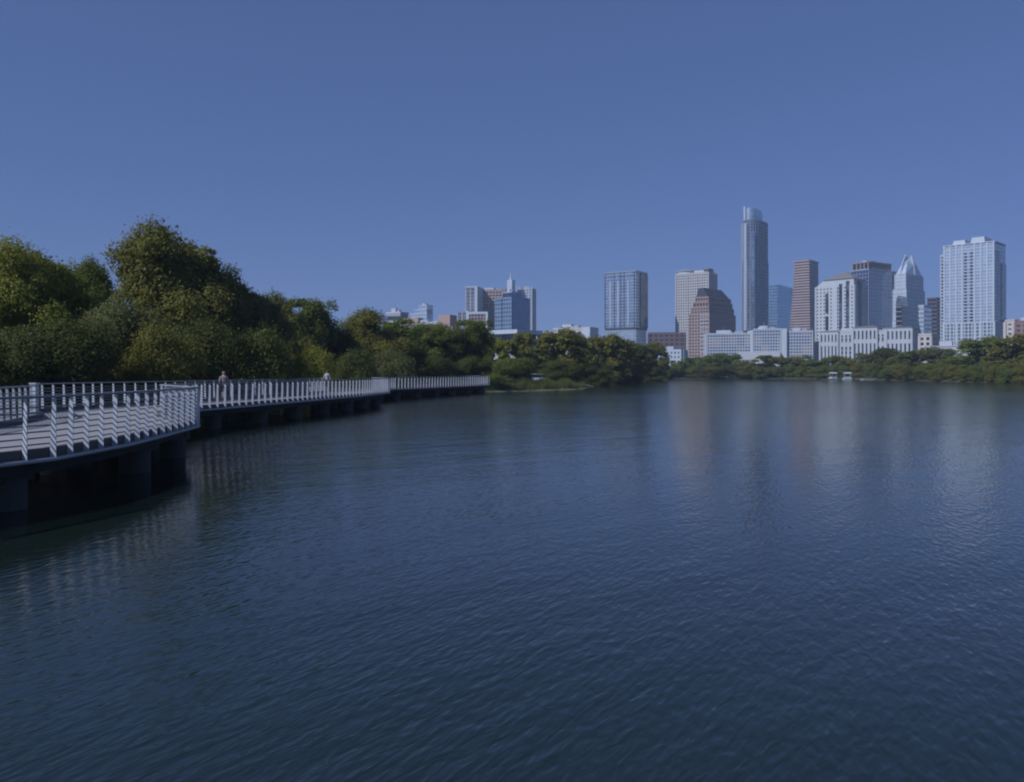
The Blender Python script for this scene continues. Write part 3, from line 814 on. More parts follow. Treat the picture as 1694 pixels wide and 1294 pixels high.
# ------------------------------------------------------------------ buildings
def frame(name, xl, xc, xr, d, theta, label, cat='building', z0=None):
    """near vertical corner at column xc and distance d; the broad left face runs back to column xl, the right face to xr.
       local x: -wl..0 along the left face, local y: 0..wr along the right face"""
    th = R(theta); xcw = X(xc, d); rl = (xl-847)/F; rr = (xr-847)/F
    wl = (xcw - rl*d) / (math.cos(th) + rl*math.sin(th))
    den = rr*math.cos(th) - math.sin(th)
    wr = (xcw - rr*d) / den if den < -0.03 else 25.0
    wr = min(max(wr, 8.0), 60.0)
    z = ground_z(xcw, d) - 0.3 if z0 is None else z0
    root = empty(name, (xcw, d, z), -th); tag(root, label, cat)
    return root, wl, wr, (lambda py, dd=d: Z(py, dd) - z)

def rect(x0, x1, y0, y1): return [(x0, y0), (x1, y0), (x1, y1), (x0, y1)]
def inset(p, a): return offset(p, -a)

def core(root, poly, z0, z1, mat, name='glazing'):
    m = MB(); m.prism(poly, z0, z1); return m.build(name, mat, root)
def bands(root, poly, z0, z1, fl, th, out, mat, name='spandrel_bands', top=True, poly1=None):
    """a band ring at every floor (one joined part: too small to pick apart)"""
    m = MB(); n_ = max(1, round((z1-z0)/fl)); s_ = (z1-z0)/n_
    for i in range(n_ + (1 if top else 0)):
        z = z0 + i*s_; 
        pp = poly if poly1 is None else [(a[0]+(b_[0]-a[0])*i/n_, a[1]+(b_[1]-a[1])*i/n_) for a, b_ in zip(poly, poly1)]
        m.prism(offset(pp, out), z - (0 if i == 0 else th*.5), z + th*.5)
    return m.build(name, mat, root, kind='stuff')
def piers(root, poly, z0, z1, sp_, w_, out, mat, name='wall_piers', edges=None, skip=None):
    m = MB(); n = len(poly)
    for e in range(n):
        if edges is not None and e not in edges: continue
        a, b_ = Vector(poly[e]), Vector(poly[(e+1) % n]); L = (b_-a).length; k = max(1, round(L/sp_)); d = (b_-a)/L
        for i in range(k+1):
            if skip and skip(e, i, k): continue
            p = a + d*(L*i/k)
            m.obox((p.x, p.y), (d.x, d.y), w_/2 + (0.013*e if i in (0, k) else 0), out, z0, z1)
    return m.build(name, mat, root, kind='stuff')
def roof_slab(root, poly, z, mat, h=1.2, out=0.5, name='parapet', plant=True):
    m = MB(); m.prism(offset(poly, out), z, z+h); o = m.build(name, mat, root)
    xs = [p[0] for p in poly]; ys = [p[1] for p in poly]; w_, d_ = max(xs)-min(xs), max(ys)-min(ys)
    if plant and w_ > 7 and d_ > 7:
        for nm, fx, fy, hx, hy, hz, mt in (('plant_room', .35, .45, .16, .2, 2.6, 'lightgrey'), ('air_handler', .68, .4, .09, .12, 1.7, 'grey')):
            q_ = MB(); cx_, cy_ = min(xs)+w_*fx, min(ys)+d_*fy
            q_.box(cx_-w_*hx, cx_+w_*hx, cy_-d_*hy, cy_+d_*hy, z+h+.01, z+h+hz); q_.build(nm, M[mt], o)
        q_ = MB(); q_.tube([(min(xs)+w_*.35, min(ys)+d_*.45, z+h+2.6), (min(xs)+w_*.35, min(ys)+d_*.45, z+h+6.5)], [.16, .1], 6); q_.build('aerial', M['grey'], o)
    return o
def punched(root, poly, z0, z1, gl, wl_, fl=3.6, bay=3.4, pw=1.6, sh=1.5, out=0.3, roof=True):
    """masonry facade: glass core behind a proud grid of piers and spandrels"""
    core(root, poly, z0, z1, gl)
    bands(root, poly, z0, z1, fl, sh, out, wl_)
    piers(root, poly, z0, z1 + .3, bay, pw, out + .12, wl_)
    if roof: roof_slab(root, poly, z1 + sh*.5 + .02, wl_, 1.0, out + .3)
def unit(root, poly, z0, z1, mat, name):
    m = MB(); m.prism(poly, z0, z1); return m.build(name, mat, root)

# --- far left group
r, wl, wr, zz = frame('office_building', 664, 745, 752, 480, 30, 'low tan brick building with sloping white roof edge above the trees')
b_ = rect(-wl, 0, 0, wr); punched(r, b_, 0, zz(541), M['g_brown'], M['tan'], bay=5, pw=3.5, sh=2.4)
m = MB(); m.quadstrip([[(-wl-.5, y_, zz(541)+1.9), (-wl*.22, y_, zz(541)+1.9), (-wl*.22, y_, zz(530)), (-wl-.5, y_, zz(536))] for y_ in (-1.2, wr)]); m.build('roof', M['lightgrey'], r)
unit(r, rect(-wl*.22, 0.4, -1.0, wr*.8), 0, zz(521), M['tan'], 'stair_tower')
unit(r, rect(-wl+1, -wl*.66, .5, wr*.7), zz(536), zz(523), M['tan'], 'roof_block')
r, wl, wr, zz = frame('glass_terrace_tower', 679, 706, 716, 950, 32, 'distant pale stepped glass building left of the brown grid tower')
for i, (f0, yt) in enumerate(((1.0, 519), (.72, 513), (.45, 506))):
    pl = rect(-wl*f0, 0, 0.02*i, wr-.02*i); core(r, pl, 0 if i == 0 else zz(519)-4+i, zz(yt), M['g_pale'], 'terrace_block'); roof_slab(r, pl, zz(yt)+.02, M['white'], 1.0)
bands(r, rect(-wl, 0, 0, wr), 0, zz(519), 4, 1, .3, M['white'])
r, wl, wr, zz = frame('low_dark_block', 640, 662, 668, 520, 30, 'low dark slate building peeking over the round tree')
pl = rect(-wl, 0, 0, wr); core(r, pl, 0, zz(521), M['g_dark']); bands(r, pl, 0, zz(521), 4, 1.5, .3, M['grey']); roof_slab(r, pl, zz(521)+.8, M['lightgrey'])

def white_frame(r, x0, x1, z0, z1, y=-0.9, w_=2.2):
    for nm, a in (('frame_post', (x0, x0+w_, z0, z1)), ('frame_post', (x1-w_, x1, z0, z1)), ('frame_beam', (x0+w_+.01, x1-w_-.01, z1-w_, z1-.01))):
        m = MB(); m.box(a[0], a[1], y, .5, a[2], a[3]); m.build(nm, M['white'], r)
r, wl, wr, zz = frame('grid_tower', 771, 786, 838, 820, 12, 'brown grid tower with pale frame beside the blue glass tower')
pl = rect(-wl, 0, 0, 34); zt = zz(477)
core(r, pl, 0, zt, M['g_mid']); bands(r, pl, 0, zt, 3.4, 1.1, .35, M['brownstone']); piers(r, pl, 0, zt, 4.2, .9, .45, M['lightgrey'], edges=(0,))
r2 = r
m = MB(); m.box(-.2, 2.6, -1.0, 34.5, 0, zt+2.0); m.build('frame_wall', M['white'], r)
m = MB(); m.box(-wl-.6, -.25, -1.0, 34, zt+.6, zt+2.0); m.build('frame_beam', M['white'], r)
r, wl, wr, zz = frame('grid_tower', 788, 836, 846, 835, 18, 'broad brown window wall right of the pale frame of the grid tower')
pl = rect(-wl, 0, 0, 30); zt = zz(481); punched(r, pl, 0, zt, M['g_brown'], M['pink'], fl=3.2, bay=3.6, pw=1.0, sh=1.4)
r, wl, wr, zz = frame('grid_tower', 757, 772, 808, 800, 10, 'lower brown grid block with pale frame in front of the grid tower')
wr = 30; pl = rect(-wl, 0, 0, wr); zt = zz(517)
core(r, pl, 0, zt, M['g_mid']); bands(r, pl, 0, zt, 3.2, 1.1, .35, M['brownstone']); piers(r, pl, 0, zt, 4, .9, .45, M['lightgrey'])
m = MB(); m.box(-.2, 2.4, -1.0, wr, 0, zt+1.6); m.build('frame_wall', M['white'], r)
r, wl, wr, zz = frame('grid_tower', 774, 806, 812, 792, 15, 'small brown window block in front of the lower grid block')
pl = rect(-wl, 0, 0, 20); zt = zz(519); punched(r, pl, 0, zt, M['g_brown'], M['brownstone'], fl=3.2, bay=3.6, pw=1.0, sh=1.3, roof=False)
white_frame(r, -wl-.8, .8, 0, zt+1.9)

r, wl, wr, zz = frame('spire_tower', 855, 880, 886, 1000, 24, 'slim grey residential tower with pronged crown behind the blue glass tower')
pl = rect(-wl, 0, 0, wr); zt = zz(478); punched(r, pl, 0, zt, M['g_mid'], M['lightgrey'], fl=3.3, bay=4, pw=1.3, sh=1.3, roof=False)
for i in range(6): t = i/5; m = MB(); m.box(-wl*(1-t)-.5, -wl*(1-t)+.5, -.6, .6, zt + .5, zt + 5.0 - t*1.5); m.build('crown_prong', M['white'], r)
m = MB(); m.box(-wl*.75, -wl*.3, 4, wr-4, zt+.02, zt+3.5); m.build('plant_room', M['grey'], r)
r, wl, wr, zz = frame('spire_shaft', 839, 847, 850, 990, 28, 'white shaft topped by a thin spire behind the blue glass tower')
pl = rect(-wl, 0, 0, 8); unit(r, pl, 0, zz(463), M['white'], 'shaft')
m = MB(); m.tube([(-wl*.5, 3, zz(463)), (-wl*.5, 3, zz(458)), (-wl*.5, 3, zz(450))], [1.6, 1.0, .3], 8); m.build('spire', M['white'], r)
r, wl, wr, zz = frame('glass_tower', 819, 846, 876, 760, 48, 'blue glass office tower with lit teal left side')
pl = rect(-wl, 0, 0, wr); zt = zz(492)
core(r, pl, 0, zt, M['g_teal']); piers(r, pl, 0, zt, 4, .35, .25, M['bluepanel'], name='mullions'); bands(r, pl, 0, zt, 4, .6, .15, M['bluepanel'])
m = MB(); m.box(.05, 1.0, .6, wr-.2, 0, zt+.1); m.build('right_curtain_wall', M['g_navy'], r)
pl2 = rect(-wl*.55, 0.5, .2, wr*.55); core(r, pl2, zt+.7, zz(484), M['g_navy'], 'upper_block'); roof_slab(r, pl2, zz(484)+.02, M['bluepanel'], 1.0, .3)
m = MB(); m.box(-wl*.55-.7, -wl*.55-.05, -.4, 1.0, 0, zt+.5); m.build('corner_fin', M['g_black'], r)

r, wl, wr, zz = frame('pavilion', 806, 862, 925, 330, 40, 'low building with broad white overhanging flat roof above the trees')
for nm, x0, x1, y0, y1, ya, yb in (('roof', -wl-3, 2, -5, 12, 546, 552.5), ('roof', -4, 9, 13, wr*1.1, 547, 553.5)):
    m = MB(); m.prism(rect(x0, x1, y0, y1), zz(yb), zz(ya)); m.build(nm, M['white'], r)
m = MB(); m.box(-wl, -1, -2, 11, zz(564), zz(552.5)-.02); m.build('clerestory', M['g_dark'], r)
m = MB(); m.box(-2, 6, 13.5, wr*.85, zz(566), zz(553.5)-.02); m.build('clerestory', M['g_dark'], r)
m = MB(); m.box(-wl, -1, -2.05, 11, 0, zz(564)-.02); m.build('wall', M['lightgrey'], r)
m = MB(); m.box(-2, 6, 13.45, wr*.85, 0, zz(566)-.02); m.build('wall', M['white'], r)

r, wl, wr, zz = frame('mid_rise', 918, 977, 990, 520, 32, 'white mid rise block with tan window bays left of the pale glass tower')
pl = rect(-wl, -5.6, 0, wr); zt = zz(546); punched(r, pl, 0, zt, M['g_brown'], M['cream'], fl=3.3, bay=4.2, pw=1.8, sh=1.4)
unit(r, rect(-5.5, 0, -1, wr), 0, zz(541), M['white'], 'end_tower')
unit(r, rect(-wl-1, -wl+5, -.8, 8), 0, zz(541), M['white'], 'stair_tower')
unit(r, rect(-wl*.8, -wl*.55, 3, 9), zt+2, zz(538), M['lightgrey'], 'roof_plant')

# --- pale glass tower
r, wl, wr, zz = frame('residential_tower', 1000, 1052, 1071, 860, 34, 'pale blue glass residential tower standing alone over a plain podium')
zt, zp = zz(449), zz(542); pl = rect(-wl, 0, 0, wr)
core(r, pl, zp, zt, M['g_sky']); bands(r, pl, zp+1, zt, 3.2, .5, .25, M['bluepanel'])
for t in (0.0, .30, .50, .61, .93):
    m = MB(); m.box(-wl*(1-t)+.1, -wl*(1-t)+1.5, -.18, .3, zp, zt); m.build('dark_bay', M['g_dark'], r)
for t in (.17, .42, .74):
    m = MB(); m.box(-wl*(1-t)+.1, -wl*(1-t)+1.3, -.5, .3, zp+2, zt-9); m.build('balcony_stack', M['white'], r)
m = MB(); m.box(.05, .9, wr*.35, wr*.98, zp, zt-1); m.build('shaded_bay', M['g_dark'], r)
for i in range(4): m = MB(); m.box(-wl*.98, 0.6, -1.0, -.72, zt-3-i*5.5, zt-2.4-i*5.5); m.build('top_frame', M['lightgrey'], r) if i < 1 else None
unit(r, rect(-wl-.4, .5, -.6, wr+.3), zt+.02, zt+1.0, M['grey'], 'roof_edge')
unit(r, rect(-wl+.4, -.3, .3, wr-.4), zp-2.2, zp-.02, M['slate'], 'podium_gap')
pl = rect(-wl-.2, .2, -.3, wr*.85); core(r, pl, 0, zp-2.25, M['g_pale'], 'podium'); piers(r, pl, 0, zp-2.3, 3.5, .4, .2, M['bluepanel'], name='mullions'); bands(r, pl, 0, zp-2.6, 4, .5, .12, M['bluepanel'])

r, wl, wr, zz = frame('brick_block', 1073, 1086, 1118, 640, 12, 'low dark brown block between the pale glass tower and the cream tower')
pl = rect(-wl, 0, 0, 34); pl = rect(-wl, 22, 0, 24); core(r, pl, 0, zz(552), M['g_black']); bands(r, pl, 0, zz(552), 3.6, 2.0, .3, M['darkbrown']); piers(r, pl, 0, zz(552), 4, 1.8, .4, M['darkbrown'])
r, wl, wr, zz = frame('low_white_building', 1085, 1126, 1132, 520, 25, 'low white building with stepped roof at the foot of the cream tower')
pl = rect(-wl, 0, 0, 18); punched(r, pl, 0, zz(580), M['g_mid'], M['white'], fl=3.0, bay=2.4, pw=1.2, sh=1.5, roof=False); unit(r, rect(-wl, -wl*.3, 1, 15), zz(580)+.9, zz(573), M['lightgrey'], 'upper_storey')

# --- cream tower
r, wl, wr, zz = frame('residential_tower', 1118, 1172, 1186, 880, 34, 'tall cream tower with rounded cornice behind the brown stepped tower')
zt = zz(452); pl = rect(-wl, 0, 0, wr); punched(r, pl, 0, zt, M['g_mid'], M['cream'], fl=3.0, bay=2.8, pw=1.0, sh=1.15)
m = MB(); cx, cy = -wl*.76, wr*.35; ra = wl*.26
m.quadstrip([[(cx+rr*math.cos(a*math.pi/10), cy+rr*math.sin(a*math.pi/10), z) for a in range(20)] for rr, z in ((ra, zt+1), (ra, zz(446)), (ra*1.12, zz(445.5)), (ra*1.12, zz(444.5)), (ra*.8, zz(443.6)))]); m.build('round_crown', M['cream2'], r)
unit(r, rect(-wl*.45, -1, 1.5, wr*.8), zt+1.8, zz(446), M['cream2'], 'roof_block'); unit(r, rect(-wl*.16, 1.2, -1, wr*.5), zz(446)+.02, zz(444), M['roofgrey'], 'cornice')
for t in (.34, .66, .82): m = MB(); m.box(-wl*(1-t), -wl*(1-t)+2.6, -.22, .3, 0, zt-2); m.build('glass_strip', M['g_brown'], r)

# --- brown stepped tower
r, wl, wr, zz = frame('stepped_tower', 1140, 1173, 1216, 760, 44, 'brown stone tower stepping up to a dark sloping roof')
steps_ = [(0, 0.0, 519), (1, 2.2, 508), (2, 4.0, 499), (3, 5.8, 491)]
zb = 0
for i, ins_, yt in steps_:
    pl = rect(-wl+ins_, -ins_*.35, ins_*.35, wr-ins_)
    zt = zz(yt); core(r, pl, zb, zt, M['g_brown']); bands(r, pl, zb, zt, 3.0, 1.5, .3, M['brownstone']); piers(r, pl, zb, zt+.4, 3.0, 1.1, .42, M['pink'] if i == 0 else M['brownstone']); zb = zt+.87
pl = rect(-wl+6.2, -2.2, 2.2, wr-6.2); top = rect(-wl*.5-4, -wl*.5+1, 6, wr-9)
m = MB(); m.prism(pl, zb-.85, zz(474), top); m.build('sloping_roof', M['slate'], r)
m = MB(); 
for i in range(4):
    for k_ in range(14): m.box(-8.5+i*2.2, -7.5+i*2.2, -.72, -.1, 3+k_*3.9, 4.6+k_*3.9)
m.build('pale_window_surrounds', M['white'], r, kind='stuff')

# --- hotel
r, wl, wr, zz = frame('hotel', 1170, 1246, 1258, 680, 20, 'long white hotel with grid of coloured windows below the tallest tower')
def hotel_block(x0, x1, y0, y1, yt, bay=2.9):
    pl = rect(x0, x1, y0, y1); zt = zz(yt); core(r, pl, 0, zt, M['g_hotel']); bands(r, pl, 0, zt, 2.5, .8, .3, M['white']); piers(r, pl, 0, zt+.3, bay*.75, .6, .42, M['white']); roof_slab(r, pl, zt+.42, M['white'], .9, .6)
hotel_block(-wl, 0, 0, 14, 553)
unit(r, rect(-wl-2.6, -wl-.5, -.8, 14.5), 0, zz(551), M['cream2'], 'end_wall')
hotel_block(.8, 22, -3.5, 15, 547)
unit(r, rect(22.7, 27, -4.6, 14), 0, zz(545), M['white'], 'pillar_wall'); unit(r, rect(-2.0, .3, -4.5, 14.8), 0, zz(547), M['white'], 'pillar_wall')
hotel_block(27.6, 47, -1.5, 12, 551, 2.9)
m = MB(); m.tube([(8, 4, zz(547)+1.3), (8, 4, zz(542))], [4.6, 4.6], 20); m.build('roof_drum', M['white'], r)
unit(r, rect(-wl*.62, -wl*.45, 4, 9), zz(553)+1.5, zz(549), M['white'], 'roof_hut'); unit(r, rect(-5, -1, 5, 9), zz(553)+1.5, zz(547), M['lightgrey'], 'roof_hut')
unit(r, rect(-12, 22, -9, -4.7), 0, zz(583), M['cream2'], 'entrance_block')

# --- the tallest tower
r, wl, wr, zz = frame('skyscraper', 1226, 1250, 1273, 950, 40, 'tallest skyscraper, slim rounded grey glass tower with pale crown')
cx, cy = -wl/2, wr/2
def oval(a_, b__, n_=24, p=2.6, c=(cx, cy)):
    out = []
    for i in range(n_):
        t = 2*math.pi*i/n_; co, si = math.cos(t), math.sin(t)
        out.append((c[0] + a_*math.copysign(abs(co)**(2/p), co), c[1] + b__*math.copysign(abs(si)**(2/p), si)))
    return out
A_, B_ = wl*.59, wr*.59
z1, z2, z3 = zz(430), zz(363), zz(341)
pl = oval(A_, B_); core(r, pl, 0, z1, M['g_steel']); bands(r, pl, 0, z1, 3.7, .6, .35, M['steelpanel']); piers(r, pl, 0, z1, 5.0, .6, .45, M['steelpanel'])
pl = oval(A_*.95, B_*.95); core(r, pl, z1+.4, z2, M['g_steel'], 'upper_glazing'); bands(r, pl, z1+1, z2, 3.7, .6, .35, M['steelpanel']); piers(r, pl, z1+.4, z2, 5.0, .5, .45, M['steelpanel'])
pl = oval(A_*.72, B_*.72, 32, 2.2, c=(cx-2.0, cy-.6))
def slope_z(x_, y_):    # the crown's rim falls from its left front to its right
    t_ = ((x_-cx)*math.cos(R(40)) + (y_-cy)*math.sin(R(40)))/(A_*.72); return zz(342.5) - t_*.7
m = MB(); m.quadstrip([[(x_, y_, z2+.4) for x_, y_ in pl], [(x_, y_, slope_z(x_, y_)) for x_, y_ in pl]]); m.build('crown', M['g_pale'], r)
bands(r, pl, z2+3, zz(353), 4.5, .6, .3, M['bluepanel'])
m = MB(); arc_ = [i_ for i_ in range(32) if 13 <= i_ <= 23]
inner = [pl[i_] for i_ in arc_]; outer = [(cx+(x_-cx)*1.12, cy+(y_-cy)*1.12) for x_, y_ in inner]
m.quadstrip([[(*a_, z2+.5), (*b__, z2+.5), (*b__, zz(338.5)), (*a_, zz(338.5))] for a_, b__ in zip(inner, outer)]); m.build('crown_blade', M['white'], r)
m = MB(); m.box(cx-3.6, cx-.2, cy-B_-1.0, cy-B_+2, 0, z2-4); m.build('pale_column', M['bluepanel'], r)
m = MB(); m.box(cx+5.0, cx+9.0, cy-B_-.05, cy-B_+2.5, 0, zz(383)); m.build('dark_column', M['g_mid'], r)
m = MB(); m.box(cx-A_+.2, cx-A_+4.4, cy-B_*.7-.8, cy, 0, zz(366)); m.build('balcony_column', M['steelpanel'], r)
for yb in (545, 530): pass

r, wl, wr, zz = frame('glass_tower', 1272, 1286, 1308, 1080, 38, 'distant plain blue glass tower right of the tallest skyscraper')
pl = rect(-wl, 0, 0, wr); core(r, pl, 0, zz(471), M['g_teal']); bands(r, pl, 0, zz(471), 4, .5, .15, M['bluepanel'])
r, wl, wr, zz = frame('glass_tower', 1286, 1305, 1322, 1120, 38, 'distant navy glass slab left of the pink tapering tower')
pl = rect(-wl, 0, 0, wr); core(r, pl, 0, zz(476), M['g_blue']); bands(r, pl, 0, zz(476), 4, .5, .15, M['bluepanel'])

# --- pink tapering tower
r, wl, wr, zz = frame('tapering_tower', 1313, 1339, 1354, 880, 42, 'pink granite tower flaring out towards its base')
zt = zz(432); pt = rect(-wl, 0, 0, wr)
fl_, n_ = 3.0, round(zt/3.0)
m1, m2 = MB(), MB()
for i in range(n_):
    t = i/n_; out = 10.0*max(0, 1 - t/0.88)**1.15
    p_ = [(-wl-out*.75, -out*.1), (-wl*.45, -out*.35), (0, -out*.2), (out*.12, 0), (out*.12, wr*.8), (-2, wr), (-wl-out*.75, wr)]
    p_ = rect(-wl-out*.8, out*.25, -out*.25, wr+out*.2)
    z = i*zt/n_; m1.prism(p_, z, z+1.7); m2.prism(inset(p_, .4), z+1.7, z+zt/n_)
m1.build('granite_bands', M['pink'], r, kind='stuff'); m2.build('glazing', M['g_brown'], r)
unit(r, offset(pt, .5), zt+.02, zt+1.4, M['pink'], 'parapet'); unit(r, inset(pt, 2.5), zt+1.42, zt+2.6, M['roofgrey'], 'roof_plant')

# --- cream office tower with hipped roof and its podium
r, wl, wr, zz = frame('office_tower', 1350, 1413, 1434, 660, 46, 'cream office tower with hipped taupe roof and dark window slots')
zt = zz(460); ze = zz(472)
pl = rect(-wl, 0, 0, wr); core(r, pl, 0, ze, M['g_dark']); bands(r, pl, 0, ze, 3.0, 1.8, .3, M['cream2']); piers(r, pl, 0, ze+.5, 3.0, 1.8, .42, M['cream2'])
pu = rect(-wl*.78, -.4, .4, wr-.4); m = MB(); m.prism(rect(-wl+.3, -.3, .3, wr-.3), ze+1.02, zt, pu); m.build('sloped_shoulder', M['cream2'], r)
m = MB(); m.prism(offset(pu, .9), zt+.02, zz(446), [(-wl*.42, wr*.45), (-wl*.34, wr*.45), (-wl*.34, wr*.55), (-wl*.42, wr*.55)]); m.build('hipped_roof', M['roofgrey'], r)
for t, w_, ya, yb, mt in ((.26, 2.6, 483, 516, 'g_brown'), (.26, 2.6, 521, 545, 'g_brown'), (.62, 2.4, 468, 545, 'g_dark'), (.80, 2.4, 464, 545, 'g_dark')):
    m = MB(); m.box(-wl*(1-t), -wl*(1-t)+w_, -.8, .2, zz(yb), zz(ya)); m.build('window_slot', M[mt], r)
m = MB(); m.box(.1, .9, wr*.3, wr*.52, zz(545), zz(464)); m.build('window_slot', M['g_black'], r)
m = MB(); m.box(-wl*.52, -wl*.42, -1.2, -.1, 0, ze); m.build('corner_buttress', M['cream2'], r)

r, wl, wr, zz = frame('hotel_podium', 1358, 1506, 1522, 600, 33, 'long cream hotel wing with tall window strips and small hipped roofs')
zt = zz(549); pl = rect(-wl, 0, 0, wr); core(r, pl, 0, zt, M['g_dark']); bands(r, pl, 0, zt, zt, 3.0, .3, M['cream2']); m = MB(); m.prism(offset(pl, .31), zt*.66, zt*.66+3.0); m.build('frieze', M['cream2'], r); bands(r, pl, 0, zt, 3.2, .5, .1, M['cream'], name='window_heads'); piers(r, pl, 0, zt+.5, 2.9, 1.55, .42, M['cream2'])
roof_slab(r, pl, zt+1.22, M['cream2'], .8, .5)
for a_, b__, yt, yr in ((-1.01, -.80, 547, 541), (-.63, -.36, 541.5, 534.5), (-.26, .0, 543.5, 538)):
    q2 = rect(wl*a_+.3, wl*b__ if b__ else 1.0, -1.3, wr*.8); core(r, q2, 0, zz(yt)-.02, M['g_dark'], 'bay_glazing')
    bands(r, q2, 0, zz(yt)-.4, zz(yt)-.4, 2.8, .3, M['cream2'], name='bay_bands'); m = MB(); m.prism(offset(q2, .31), zz(yt)*.66, zz(yt)*.66+3.2); m.build('frieze', M['cream2'], r); piers(r, q2, 0, zz(yt)-.2, 2.9, 1.6, .42, M['cream2'], name='bay_piers')
    o2 = offset(q2, 1.0); c0, c1 = o2[0], o2[2]; mx_, my_ = (c0[0]+c1[0])/2, (c0[1]+c1[1])/2
    m = MB(); m.prism(o2, zz(yt)+.8, zz(yr), [(mx_-3, my_-.2), (mx_+3, my_-.2), (mx_+3, my_+.2), (mx_-3, my_+.2)]); m.build('hipped_roof', M['roofgrey'], r)
unit(r, rect(-2.5, 1.8, wr*.82, wr*.98), 0, zz(546), M['lightgrey'], 'shaded_end_wall')

# --- blue glass tower with dark cap
r, wl, wr, zz = frame('glass_tower', 1408, 1437, 1485, 830, 58, 'blue mirror glass tower with dark boxy cap behind the cream office tower')
zt = zz(446); pl = rect(-wl, 0, 0, wr); core(r, pl, 0, zt, M['g_navy']); piers(r, pl, 0, zt, 3.6, .3, .2, M['bluepanel'], name='mullions'); bands(r, pl, 0, zt, 3.8, .35, .12, M['bluepanel'])
roof_slab(r, pl, zt+.3, M['bluepanel'], .8, .2)
pc = rect(-wl*.95, -1.5, 1.5, wr*.8); core(r, pc, zt+1.12, zz(432)-1.2, M['g_black'], 'cap'); piers(r, pc, zt+1.2, zz(432)-1.2, 4, 1.2, .3, M['brownstone'], name='cap_piers'); roof_slab(r, pc, zz(432)-1.18, M['brownstone'], 1.2, .6)

# --- crowned glass tower
r, wl, wr, zz = frame('crowned_tower', 1474, 1500, 1532, 840, 50, 'pale glass tower with folded pointed crown')
zt = zz(452); k_ = min(wl, wr)
for ins_, yt in ((0, 530), (1.6, 478), (3.2, 453)):
    pl = rect(-wl+ins_, -ins_*.6, ins_*.6, wr-ins_); zb = 0 if ins_ == 0 else zz({1.6: 530, 3.2: 478}[ins_])+.5
    core(r, pl, zb, zz(yt), M['g_frost'], 'shaft'); bands(r, pl, zb+.5, zz(yt), 4.0, .8, .3, M['lightgrey']); piers(r, pl, zb, zz(yt), 5, .5, .4, M['white'], name='mullions')
x0, x1, y0, y1 = -wl+4.0, -2.4, 2.4, wr-4.0; mx_, my_ = (x0+x1)/2, (y0+y1)/2; zc, zp_ = zz(453)+.5, zz(418)
m = MB(); a_, b__ = (x1-x0)*.5, (y1-y0)*.5
base = [(x0,y0,zc),(mx_,y0-.8,zc),(x1,y0,zc),(x1+.8,my_,zc),(x1,y1,zc),(mx_,y1+.8,zc),(x0,y1,zc),(x0-.8,my_,zc)]
midr = [(mx_+(p[0]-mx_)*f_, my_+(p[1]-my_)*f_, zc+(zp_-zc)*h_) for p, (f_, h_) in zip(base, [(.50,.62),(.78,.52)]*4)]
topr = [(mx_+(p[0]-mx_)*f_, my_+(p[1]-my_)*f_, zc+(zp_-zc)*h_) for p, (f_, h_) in zip(base, [(.16,.80),(.40,1.0)]*4)]
m.quadstrip([base, midr, topr]); m.build('folded_crown', M['g_frost'], r)
m = MB()
for i in range(1, 8, 2): m.tube([base[i], midr[i], topr[i]], [.7, .6, .5], 6)
m.build('crown_ribs', M['white'], r, kind='stuff')

r, wl, wr, zz = frame('dark_tower', 1482, 1491, 1502, 700, 45, 'narrow black glass tower with curved top beside the crowned tower')
pl = rect(-wl, 0, 0, wr); core(r, pl, 0, zz(506), M['g_black']); m = MB(); m.quadstrip([[(x_, y_, zz(506)+.02 + h_) for x_, h_ in [(-wl, 0), (0, 0)] + [(-wl*(.5-.5*math.cos(a*math.pi/8)), 9*math.sin(a*math.pi/8)) for a in range(1, 8)]] for y_ in (0, wr)]); m.build('curved_top', M['g_mid'], r)
bands(r, pl, 0, zz(506)-1, 4, .6, .2, M['grey'])
r, wl, wr, zz = frame('slab_block', 1520, 1528, 1541, 720, 46, 'slim pale blue slab right of the crowned tower')
pl = rect(-wl, 0, 0, wr); core(r, pl, 0, zz(508), M['g_pale']); bands(r, pl, 0, zz(508), 4, 1.2, .25, M['white']); roof_slab(r, pl, zz(508)+.7, M['lightgrey'])
r, wl, wr, zz = frame('dark_tower', 1534, 1550, 1558, 800, 44, 'dark grey slab peeking left of the tall white tower')
pl = rect(-wl, 0, 0, wr); core(r, pl, 0, zz(493), M['g_black']); bands(r, pl, 0, zz(493), 4, 1.4, .25, M['darkbrown'])
r, wl, wr, zz = frame('low_cream_block', 1521, 1540, 1545, 520, 42, 'low cream block between the hotel wing and the tall white tower')
pl = rect(-wl, 0, 0, 14); punched(r, pl, 0, zz(556), M['g_dark'], M['cream'], fl=3.4, bay=3.4, pw=1.6, sh=1.4)

